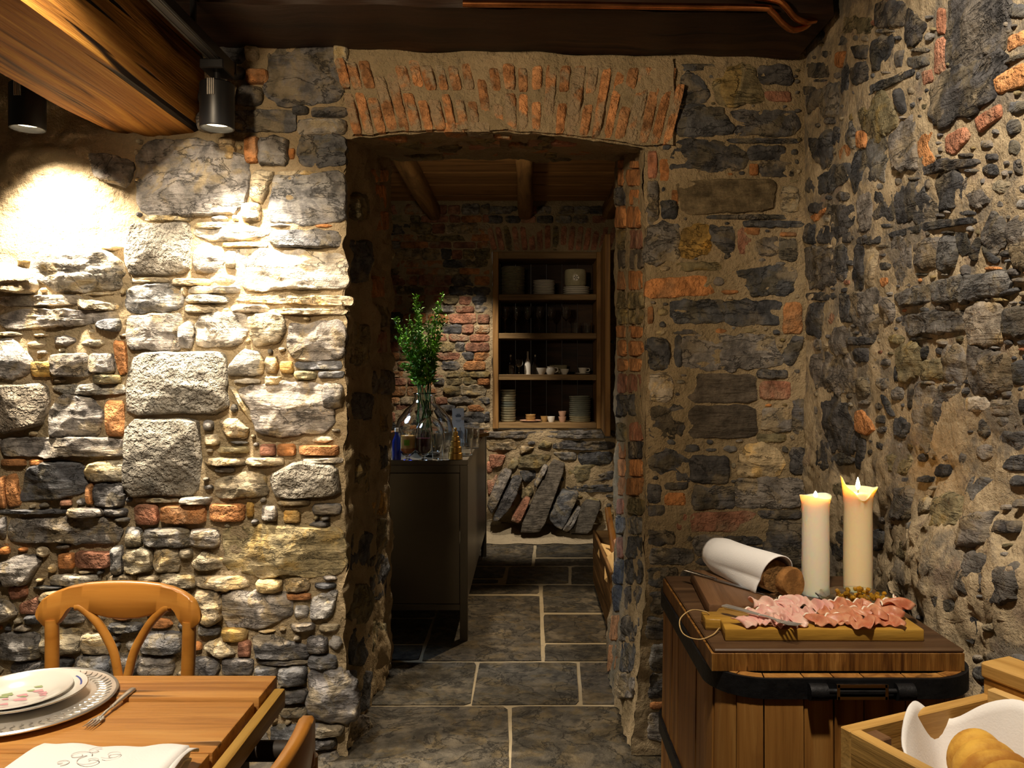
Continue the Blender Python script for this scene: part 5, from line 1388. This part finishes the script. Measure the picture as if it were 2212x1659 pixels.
for (tx, ty) in tips:
    d = VP.y + r_.uniform(-.12, .14)
    tip = P(tx, ty, d) - VP
    a = r_.uniform(0, 6.28)
    base = Vector((.06 * math.cos(a), .06 * math.sin(a), .03)); neck = Vector((tip.x * .10 + r_.uniform(-.03, .03), r_.uniform(-.03, .03), .34))
    mid = neck.lerp(tip, .5) + Vector((tip.x * -.06, 0, .03))
    pts = bez([base, neck, mid, tip], 30)
    g = G(); g.tube(pts, [.0032 - .002 * k / len(pts) for k in range(len(pts))], 6); g.build('stem', M['stem'], t, smooth=180)
    for k in range(int(len(pts) * .44), len(pts)):
        f = (k / len(pts) - .44) / .56
        for q in range(9):
            p = pts[k] + Vector([r_.uniform(-.012, .012) for _ in range(3)])
            dr = Vector((r_.uniform(-1, 1), r_.uniform(-1, 1), r_.uniform(-.2, 1.0))).normalized()
            ln = r_.uniform(.022, .045) * (1.0 - .35 * f); wd = ln * .22
            sd = dr.cross(Vector((r_.uniform(-1, 1), r_.uniform(-1, 1), r_.uniform(-1, 1)))).normalized() * wd
            m = p + dr * ln * .5 + Vector((0, 0, .004))
            LV.add([p, m + sd, p + dr * ln, m - sd], [(0, 1, 2, 3)])
tag(LV.build('foliage', M['leaf'], t, smooth=0), kind='stuff')
# ------------------------------------------------------------------ glass globe, drinks, bottle, weights, tumblers, card, boxes
gp = onZ(915, 990, KZ)
t = thing('glass_globe', 'smaller clear glass globe standing before the vase', 'glass globe', (gp.x + .02, 4.585, KZ))
g = G(); g.lathe([(0, 0), (.06, 0), (.07, .02), (.084, .07), (.086, .11), (.076, .16), (.055, .20), (.02, .222), (0, .225), (0, .221), (.02, .218), (.052, .196), (.073, .158), (.082, .11), (.080, .07), (.067, .024), (.056, .005), (0, .005)], 48); g.build('globe', M['glass'], t, smooth=60)
def goblet(px, wpx, hpx, lv, liquid, label, py=994, second=None):
    p = onZ(px, py, KZ); s = p.y / F; r = wpx * s / 2; h = hpx * s
    t = thing('drinking_jar', label, 'drink', p)
    g = G(); g.lathe([(0, 0), (r * .62, 0), (r * .6, .004), (.010, .012), (.010, .022), (r * .72, .034), (r, .055), (r, h * .82), (r * .88, h * .93), (r * .9, h), (r * .86, h), (r * .84, h * .93), (r * .95, h * .82), (r * .95, .057), (r * .66, .038), (0, .034)], 36); g.build('glass', M['glass'], t, smooth=50)
    g = G(); g.lathe([(0, .039), (r * .62, .040), (r * .925, .058), (r * .925, h * lv), (0, h * lv)], 36); g.build('liquid', liquid, t, smooth=50)
    if second:
        g = G(); g.lathe([(0, h * lv + .001), (r * .92, h * lv + .001), (r * .92, h * .80), (0, h * .80)], 36); g.build('upper_liquid', second, t, smooth=50)
        g = G(); g.grid(8, 6, lambda u, v: (r * 1.004 * math.cos(-1.57 + (u - .5) * .7), r * 1.004 * math.sin(-1.57 + (u - .5) * .7), h * (.50 + .18 * v))); g.build('label_patch', M['leaf'], t, smooth=180)
goblet(881, 34, 68, .40, M['orange'], 'footed glass jar of amber and pale drink on the counter', 995, M['peach'])
goblet(915, 35, 70, .70, M['purple'], 'footed glass jar of dark purple drink on the counter', 995)
p = onZ(857, 993, KZ)
t = thing('blue_bottle', 'small cobalt blue glass bottle at the counter edge', 'bottle', p)
g = G(); g.lathe([(0, 0), (.022, 0), (.024, .004), (.024, .10), (.014, .125), (.0095, .135), (.0095, .155), (0, .155)], 24); g.build('bottle', M['blueglass'], t, smooth=50)
g = G(); g.lathe([(0, .152), (.011, .152), (.011, .172), (0, .172)], 16); g.build('cap', M['porcelain'], t, smooth=50)
p = onZ(984, 992, KZ)
t = thing('brass_weights', 'stepped stack of brass scale weights on the counter', 'scale weights', p)
z = 0
for i, r in enumerate((.038, .033, .027, .021, .014)):
    h = .036 - .003 * i
    g = G(); g.lathe([(0, 0), (r - .002, 0), (r, .002), (r, h - .002), (r - .002, h), (r * .5, h), (0, h)], 28); g.build('weight', M['brass'], t, (0, 0, z), smooth=40); z += h
g = G(); g.lathe([(0, 0), (.006, 0), (.005, .006), (.009, .014), (.006, .022), (0, .023)], 16); g.build('knob', M['brass'], t, (0, 0, z), smooth=60)
def tumbler(px, py, r, h, label):
    t = thing('tumbler', label, 'glass', onZ(px, py, KZ), group='clear tumblers on the counter')
    g = G(); g.lathe([(0, 0), (r * .9, 0), (r, h), (r * .94, h), (r * .84, .008), (0, .008)], 28); g.build('glass', M['glass'], t, smooth=50)
tumbler(946, 994, .034, .085, 'clear tumbler left of the brass weights')
tumbler(962, 994, .020, .07, 'small narrow glass close to the brass weights')
tumbler(1006, 984, .040, .10, 'clear tumbler right of the brass weights')
tumbler(1020, 968, .045, .12, 'taller clear tumbler near the counter edge')
tumbler(1008, 964, .045, .12, 'clear tumbler at the back, before the boxes')
p = onZ(990, 957, KZ)
t = thing('menu_card', 'tall white folded card with a printed crest on the counter', 'card', p, R(8))
for s in (-1, 1):
    g = G(); g.box((0, .028 * s * .9 + .028, .115), (.078, .002, .232), rx=R(7 * s)); g.build('card_leaf', M['paper'], t)
def mark(name, pts, z0):
    g = G(); n = len(pts); g.add([(x, -.0118 + .12 * .0 + (z0 + z - .115) * math.tan(R(7)) , z0 + z) for x, z in pts], [tuple(range(n))]); sol(g.build(name, M['ink'], t, smooth=0), .0006)
crest = [(-.016, -.012), (.016, -.012), (.020, .004), (.012, .000), (.009, .014), (.003, .004), (0, .018), (-.003, .004), (-.009, .014), (-.012, .0), (-.020, .004)]
mark('crest', crest, .185)
mark('printed_line', [(-.018, 0), (.018, 0), (.018, .003), (-.018, .003)], .150); mark('printed_line', [(-.013, 0), (.013, 0), (.013, .003), (-.013, .003)], .141)
mark('printed_oval', [(.026 * math.cos(k * .3927), .030 * math.sin(k * .3927)) for k in range(16)], .055)
p = onZ(1022, 938, KZ)
t = thing('cardboard_box', 'small pink card box at the far end of the counter', 'box', p)
g = G(); g.box((0, 0, .02), (.16, .10, .04), .002); g.build('box', M['pinkware'], t)
g = G(); g.box((0, 0, .043), (.165, .105, .006), .002); g.build('lid', M['porcelain'], t)
p = onZ(1038, 944, KZ)
t = thing('wooden_board', 'pale wooden board lying on the counter edge', 'board', p, R(70))
g = G(); g.box((0, 0, .012), (.22, .05, .024), .004); g.build('board', M['olive'], t)

# ------------------------------------------------------------------ cupboard set in the far wall
t = thing('wall_cupboard', 'old open wooden cupboard set into the far wall, full of crockery', 'cupboard', (CX0, YF, CZ0))
def cp(name, x0, x1, y0, y1, z0, z1, mat_, bev=.004, par=None):
    g = G(); g.box((0, 0, 0), (x1 - x0, y1 - y0, z1 - z0), bev)
    return g.build(name, mat_, par or t, ((x0 + x1) / 2 - CX0, (y0 + y1) / 2 - YF, (z0 + z1) / 2 - CZ0))
cp('stile', CX0, CX0 + .05, YF - .03, YF + .40, CZ0, CZ1, M['cabwood_z']); cp('stile', CX1 - .05, CX1, YF - .03, YF + .40, CZ0, CZ1, M['cabwood_z'])
cp('head_rail', CX0 + .05, CX1 - .05, YF - .03, YF + .40, CZ1 - .06, CZ1, M['cabwood'])
for i in range(6):
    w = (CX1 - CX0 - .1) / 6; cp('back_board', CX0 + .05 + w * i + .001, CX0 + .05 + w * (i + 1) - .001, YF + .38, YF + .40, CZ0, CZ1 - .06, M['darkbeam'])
SH = [1.005, 1.433, 1.80, 2.145]
for z in SH: cp('shelf', CX0 + .05, CX1 - .05, YF - .02, YF + .38, z - .05, z, M['cabwood'])
dr = cp('door', CX1 - .02, CX1 + .02, YF - .97, YF - .03, CZ0 + .01, CZ1 - .0, M['cabwood_z'])
dr.rotation_euler = (0, 0, R(-3)); dr.location.x -= .02
for z in (.55, -.55):
    g = G(); g.tube([(0, 0, -.05), (0, 0, .05)], .012, 10); g.build('hinge', M['iron'], dr, (0, .47, z))
for z in (.3,):
    g = G(); g.lathe([(0, 0), (.008, 0), (.008, .01), (.016, .02), (.012, .03), (0, .032)], 14); o = g.build('knob', M['iron'], dr, (.02, -.42, -.05)); o.rotation_euler = (0, R(90), 0)
yc = YF + .16
def sx(px, d=YF + .16): return (px - PX) * d / F
def lathe_thing(name, label, cat, loc, prof, mat_, group=None, part='body', n=28):
    g = G(); g.lathe(prof, n); o = g.build(name, mat_, None, loc, smooth=50); tag(o, label, cat, group); return o
def plate_stack(px, z, r, n, step, mat_, what, group):
    prof = [(0, 0), (r * .55, 0), (r * .6, .003), (r, step * .8 + .006), (r * .99, step * .8 + .010), (r * .58, .006), (0, .006)]
    first = None
    for i in range(n):
        lb = ORD[i] + ' ' + what
        loc = (sx(px) + .002 * math.sin(i * 2.3), yc + .002 * math.cos(i * 1.7), z + i * step)
        if first is None: first = lathe_thing('plate', lb, 'plate', loc, prof, mat_, group)
        else:
            o = first.copy(); col.objects.link(o); o.location = loc; o['label'] = lb
plate_stack(1108, SH[3], .108, 20, .0125, M['stoneware'], 'plate from the bottom in the tall left stack on the top shelf', 'tall plate stack on the top shelf')
plate_stack(1175, SH[3], .100, 9, .0145, M['porcelain'], 'plate from the bottom in the low middle stack on the top shelf', 'low plate stack on the top shelf')
plate_stack(1245, SH[3], .122, 4, .018, M['porcelain'], 'wide plate from the bottom under the flowered pot on the top shelf', 'wide plates under the tureen')
t = thing('tureen', 'stoneware pot with a pale flower, standing on the wide plates', 'pot', (sx(1243), yc, SH[3] + 4 * .018 + .014))
g = G(); g.lathe([(0, 0), (.085, 0), (.098, .02), (.098, .135), (.092, .15), (.088, .15), (.092, .13), (.092, .02), (0, .01)], 32); g.build('pot', M['stoneware'], t, smooth=50)
g = G(); n = 12
for k in range(5):
    a0 = k * 1.2566; cxx, czz = .016 * math.cos(a0), .016 * math.sin(a0)
    o_ = len(g.v); g.add([(cxx + .013 * math.cos(q * 6.283 / n), -.0995, .07 + czz + .013 * math.sin(q * 6.283 / n)) for q in range(n)], [tuple(range(n))])
sol(g.build('flower', M['porcelain'], t, smooth=0), .002)
# stemmed glasses
def wineglass(loc, h, r, label, group):
    t = thing('wine_glass', label, 'wine glass', loc, group=group)
    g = G(); g.lathe([(0, 0), (r * .85, 0), (r * .8, .004), (.006, .01), (.0045, .02), (.0045, h * .45), (.012, h * .49), (r * .8, h * .60), (r, h * .74), (r * .86, h), (r * .83, h), (r * .95, h * .74), (r * .75, h * .61), (0, h * .52)], 28); g.build('glass', M['glass'], t, smooth=60)
    return t
for i, px in enumerate((1092, 1116, 1140, 1165, 1190, 1222)):
    nm = ['first', 'second', 'third', 'fourth', 'fifth', 'sixth'][i]
    wineglass((sx(px), YF + .10, SH[2]), .245, .042, nm + ' stemmed wine glass from the left on the second shelf', 'wine glasses on the second shelf')
def small_tumbler(px, z, r, h, label):
    o = lathe_thing('tumbler', label, 'glass', (sx(px), YF + .12, z), [(0, 0), (r * .85, 0), (r, h), (r * .93, h), (r * .8, .008), (0, .008)], M['glass'], 'tumblers in the cupboard')
small_tumbler(1244, SH[2], .045, .10, 'tumbler next to the sixth wine glass on the second shelf')
small_tumbler(1268, SH[2], .045, .10, 'tumbler at the right end of the second shelf')
# third shelf
z = SH[1]
wineglass((sx(1121, YF + .1), YF + .10, z), .135, .038, 'small stemmed glass on the third shelf', 'single glass on the third shelf')
def bottle(px, h, r, label, mat_):
    t = thing('glass_bottle', label, 'bottle', (sx(px), yc, z))
    g = G(); g.lathe([(0, 0), (r, 0), (r, h * .45), (r * .7, h * .62), (r * .28, h * .78), (r * .26, h * .96), (r * .34, h * .97), (r * .34, h), (0, h)], 24); g.build('bottle', mat_, t, smooth=50)
    g = G(); g.lathe([(0, h), (r * .2, h), (r * .3, h + .015), (0, h + .022)], 16); g.build('stopper', M['porcelain'], t, smooth=50)
bottle(1103, .16, .035, 'clear bottle at the left of the third shelf', M['glass'])
bottle(1140, .19, .030, 'pale ribbed bottle in the middle of the third shelf', M['porcelain'])
bottle(1156, .16, .028, 'dark clear bottle behind on the third shelf', M['glass'])
BOWL = lambda r, h: [(0, 0), (r * .5, 0), (r * .55, .006), (r * .9, h * .6), (r, h), (r * .96, h), (r * .86, h * .62), (r * .5, .012), (0, .012)]
lathe_thing('bowl', 'white bowl left of the middle on the third shelf', 'bowl', (sx(1170), YF + .17, z), BOWL(.055, .06), M['porcelain'], 'bowls on the third shelf')
lathe_thing('bowl', 'small white bowl right of the middle on the third shelf', 'bowl', (sx(1219), YF + .10, z), BOWL(.042, .05), M['porcelain'], 'bowls on the third shelf')
t = thing('milk_jug', 'small patterned jug with a handle on the third shelf', 'jug', (sx(1189), YF + .07, z))
g = G(); g.lathe([(0, 0), (.03, 0), (.042, .025), (.038, .05), (.03, .062), (.034, .072), (.03, .072), (.027, .062), (0, .02)], 24); g.build('jug', M['porcelain'], t, smooth=50)
g = G(); g.tube(bez([(.03, 0, .06), (.06, 0, .055), (.062, 0, .03), (.038, 0, .018)], 16), .005, 8); g.build('handle', M['porcelain'], t, smooth=60)
t = thing('gravy_boat', 'grey-brown gravy boat tipped at the back of the third shelf', 'gravy boat', (sx(1207), YF + .25, z))
g = G(); g.lathe(BOWL(.07, .085), 28); o = g.build('boat', M['stoneware'], t, smooth=50); o.scale = (1.2, .6, 1)
t = thing('saucer', 'white saucer under the cup on the third shelf', 'saucer', (sx(1258), YF + .11, z))
g = G(); g.lathe([(0, 0), (.035, 0), (.066, .010), (.066, .013), (.034, .005), (0, .005)], 28); g.build('dish', M['porcelain'], t, smooth=50)
t = thing('tea_cup', 'white tea cup with a dark rim on the third shelf', 'cup', (sx(1258), YF + .11, z + .006))
g = G(); g.lathe([(0, 0), (.022, 0), (.03, .015), (.042, .055), (.039, .055), (.027, .016), (0, .008)], 28); g.build('cup', M['porcelain'], t, smooth=50)
g = G(); g.tube(bez([(.038, 0, .048), (.06, 0, .046), (.058, 0, .024), (.032, 0, .018)], 16), .0035, 8); g.build('handle', M['porcelain'], t, smooth=60)
# bottom shelf
z = SH[0]
def bowls(px, r, n, step, mats, what, grp):
    for i in range(n):
        mm = mats[min(i * len(mats) // n, len(mats) - 1)]
        lathe_thing('bowl', ORD[i] + ' ' + what, 'bowl', (sx(px) + .002 * math.sin(i * 2), YF + .12, z + i * step), [(0, 0), (r * .85, 0), (r * .97, step * .35), (r, step * .98), (r * .95, step * .98), (r * .9, .006), (0, .006)], mm, grp)
bowls(1098, .068, 13, .0225, [M['stoneware'], M['stoneware'], M['greyware'], M['stoneware'], M['stoneware']], 'bowl from the bottom in the celadon stack at the bottom shelf left', 'tall bowl stack on the bottom shelf')
bowls(1252, .098, 13, .0180, [M['stoneware'], M['greyware'], M['greyware'], M['greyware'], M['greyware']], 'wide grey bowl from the bottom in the stack at the bottom shelf right', 'grey bowl stack on the bottom shelf')
lathe_thing('saucer', 'pinkish saucer under the ochre cups on the bottom shelf', 'saucer', (sx(1146), YF + .10, z), [(0, 0), (.05, 0), (.098, .014), (.098, .018), (.05, .006), (0, .006)], M['pinkware'])
for i in range(3): lathe_thing('cup', ORD[i] + ' ochre cup from the bottom on the pinkish saucer', 'cup', (sx(1146), YF + .10, z + .007 + i * .021), [(0, 0), (.04, 0), (.046, .019), (.043, .019), (.038, .005), (0, .005)], M['ochreware'], 'ochre cups on the pinkish saucer')
for i, (px, zz, mm, lb) in enumerate(((1176, 0, 'ochreware', 'small ochre cup at the back of the bottom shelf'), (1190, 0, 'porcelain', 'pale cup in the middle of the bottom shelf'), (1214, 0, 'pinkware', 'pink terracotta cup on the bottom shelf'), (1214, .047, 'pinkware', 'pink cup stacked on another pink cup'))):
    lathe_thing('cup', lb, 'cup', (sx(px), YF + .09 + .05 * (i == 0), z + zz), [(0, 0), (.022, 0), (.03, .02), (.036, .05), (.032, .05), (.026, .02), (0, .008)], M[mm], 'little cups on the bottom shelf')

# ------------------------------------------------------------------ stone slabs leaning below the cupboard
FR_L = Frame((0, YF - .16, 0), (1, 0, 0), (0, 0, 1), (0, -1, 0), lambda x, y: ((x - PX) * (YF - .2) / F, EYE + (PY - y) * (YF - .2) / F), k_f)
SL = parse('''
g 915,1060 1040,785 1130,800 960,1150
d 970,1180 1130,850 1215,860 1120,1090 1010,1200
p 1115,1200 1240,1010 1290,1030 1195,1225
K 1185,1290 1480,690 1595,740 1385,1295
g 1320,900 1400,745 1445,755 1345,930
d 1450,1180 1560,960 1700,980 1650,1090 1560,1275
K 1600,1300 1760,1040 1900,1060 1790,1305
g 1560,1270 1690,1090 1720,1110 1610,1290
''', 820, 820, S6, random.Random(4))
lbl = ['grey stone slab leaning leftmost beside the counter', 'dark split slab leaning second from the counter', 'reddish stone strip wedged left of the longest slab', 'longest grey slab leaning in the middle below the cupboard', 'short grey slab lying on the upper end of the longest slab', 'broad dark slab leaning right of the longest slab', 'grey-brown slab leaning rightmost beside the firewood box', 'narrow pale sliver between the two right-hand slabs']
rs_ = random.Random(6)
for (k, p), lb in zip(SL, lbl):
    pts, Fc, mat_, colr, ar = stone_arrays(FR_L, [FR_L.to_uv(*q) for q in p], k, rs_, 2.2, .7, .016, sink=.10, bulge=lambda uv: -.28 * (uv[:, 1] - .35))
    base = Vector((pts[:, 0].mean(), pts[:, 1].mean(), pts[:, 2].min()))
    g = G(); g.v = [tuple(q) for q in (pts - np.array(base)).tolist()]; g.f = list(Fc)
    o = g.build('stone_slab', M[mat_], None, base, smooth=42, recalc=False); o.color = colr
    tag(o, lb, 'stone slab', 'slabs leaning against the far wall')

# ------------------------------------------------------------------ firewood box
t = thing('firewood_box', 'dark wooden box of split firewood behind the right jamb', 'box', (.62, 5.0, 0))
def fb(name, x0, x1, y0, y1, z0, z1, mat_):
    g = G(); g.box((0, 0, 0), (x1 - x0, y1 - y0, z1 - z0), .004); return g.build(name, mat_, t, ((x0 + x1) / 2 - .62, (y0 + y1) / 2 - 5.0, (z0 + z1) / 2))
for i in range(3):
    fb('side_slat', .452, .470, 4.45, 5.62, .012 + .12 * i, .122 + .12 * i, M['ceilbeam']); fb('side_slat', .785, .803, 4.45, 5.62, .012 + .12 * i, .122 + .12 * i, M['ceilbeam'])
    fb('end_slat', .472, .784, 4.452, 4.47, .012 + .12 * i, .122 + .12 * i, M['cabwood']); fb('end_slat', .472, .784, 5.60, 5.618, .012 + .12 * i, .122 + .12 * i, M['cabwood'])
fb('bottom', .472, .784, 4.472, 5.598, .012, .03, M['cabwood'])
rl = random.Random(9)
for i in range(12):
    x = .51 + (i % 3) * .095; y = 4.78 + (i // 3 % 2) * .52; zz = .075 + (i // 6) * .085 + (i // 3 % 2) * .0
    g = G(); n = rl.randint(3, 5); r = rl.uniform(.038, .046)
    V = []; 
    for s in (-.22, .22):
        for k in range(n):
            a = k * 6.283 / n + i; V.append((r * math.cos(a) * rl.uniform(.9, 1.1), s, r * math.sin(a) * rl.uniform(.9, 1.1)))
    g.add(V, [tuple(reversed(range(n))), tuple(range(n, 2 * n))] + [(k, (k + 1) % n, n + (k + 1) % n, n + k) for k in range(n)])
    o = g.build('firewood_log', M['log'], None, (x, y, zz), smooth=0); tag(o, 'split log lying inside the firewood box', 'log', 'firewood logs inside the box')
for i, (x, y, zz, a, lb) in enumerate(((.505, 5.02, .30, 8, 'pale split log on top of the firewood, farthest one'), (.50, 4.72, .31, -6, 'pale split log on top of the firewood, nearest one'), (.585, 4.88, .32, 4, 'pale split log on top of the firewood, behind the others'))):
    g = G(); r = .052; n = 4; V = []
    for s in (-.13, .13):
        for k in range(n):
            aa = k * 6.283 / n + .5 + i; V.append((r * math.cos(aa), s, r * math.sin(aa)))
    g.add(V, [tuple(reversed(range(n))), tuple(range(n, 2 * n))] + [(k, (k + 1) % n, n + (k + 1) % n, n + k) for k in range(n)])
    o = g.build('firewood_log', M['log'], None, (x, y, zz), smooth=0); o.rotation_euler = (R(14), 0, R(a)); tag(o, lb, 'log', 'firewood logs on top')
t = thing('bellows', 'brown wooden fire bellows standing on the firewood', 'bellows', (.545, 5.05, .34), R(10))
g = G(); g.tube(bez([(0, 0, 0), (-.005, .03, .06), (-.012, .06, .14), (-.03, .10, .25)], 20), [.014] * 3 + [.02] * 4 + [.026] * 6 + [.02] * 4 + [.016] * 20, 14, .6) if False else g.tube([(0, 0, 0), (-.004, .02, .05), (-.010, .05, .12), (-.016, .08, .19), (-.022, .10, .26)], [.03, .026, .022, .022, .018], 14, .6)
o = g.build('handle', M['stave'], t, smooth=60)
g = G(); g.box((.012, -.03, .035), (.05, .10, .06), .01, rx=R(30)); g.build('bag', M['pinkware'], t)
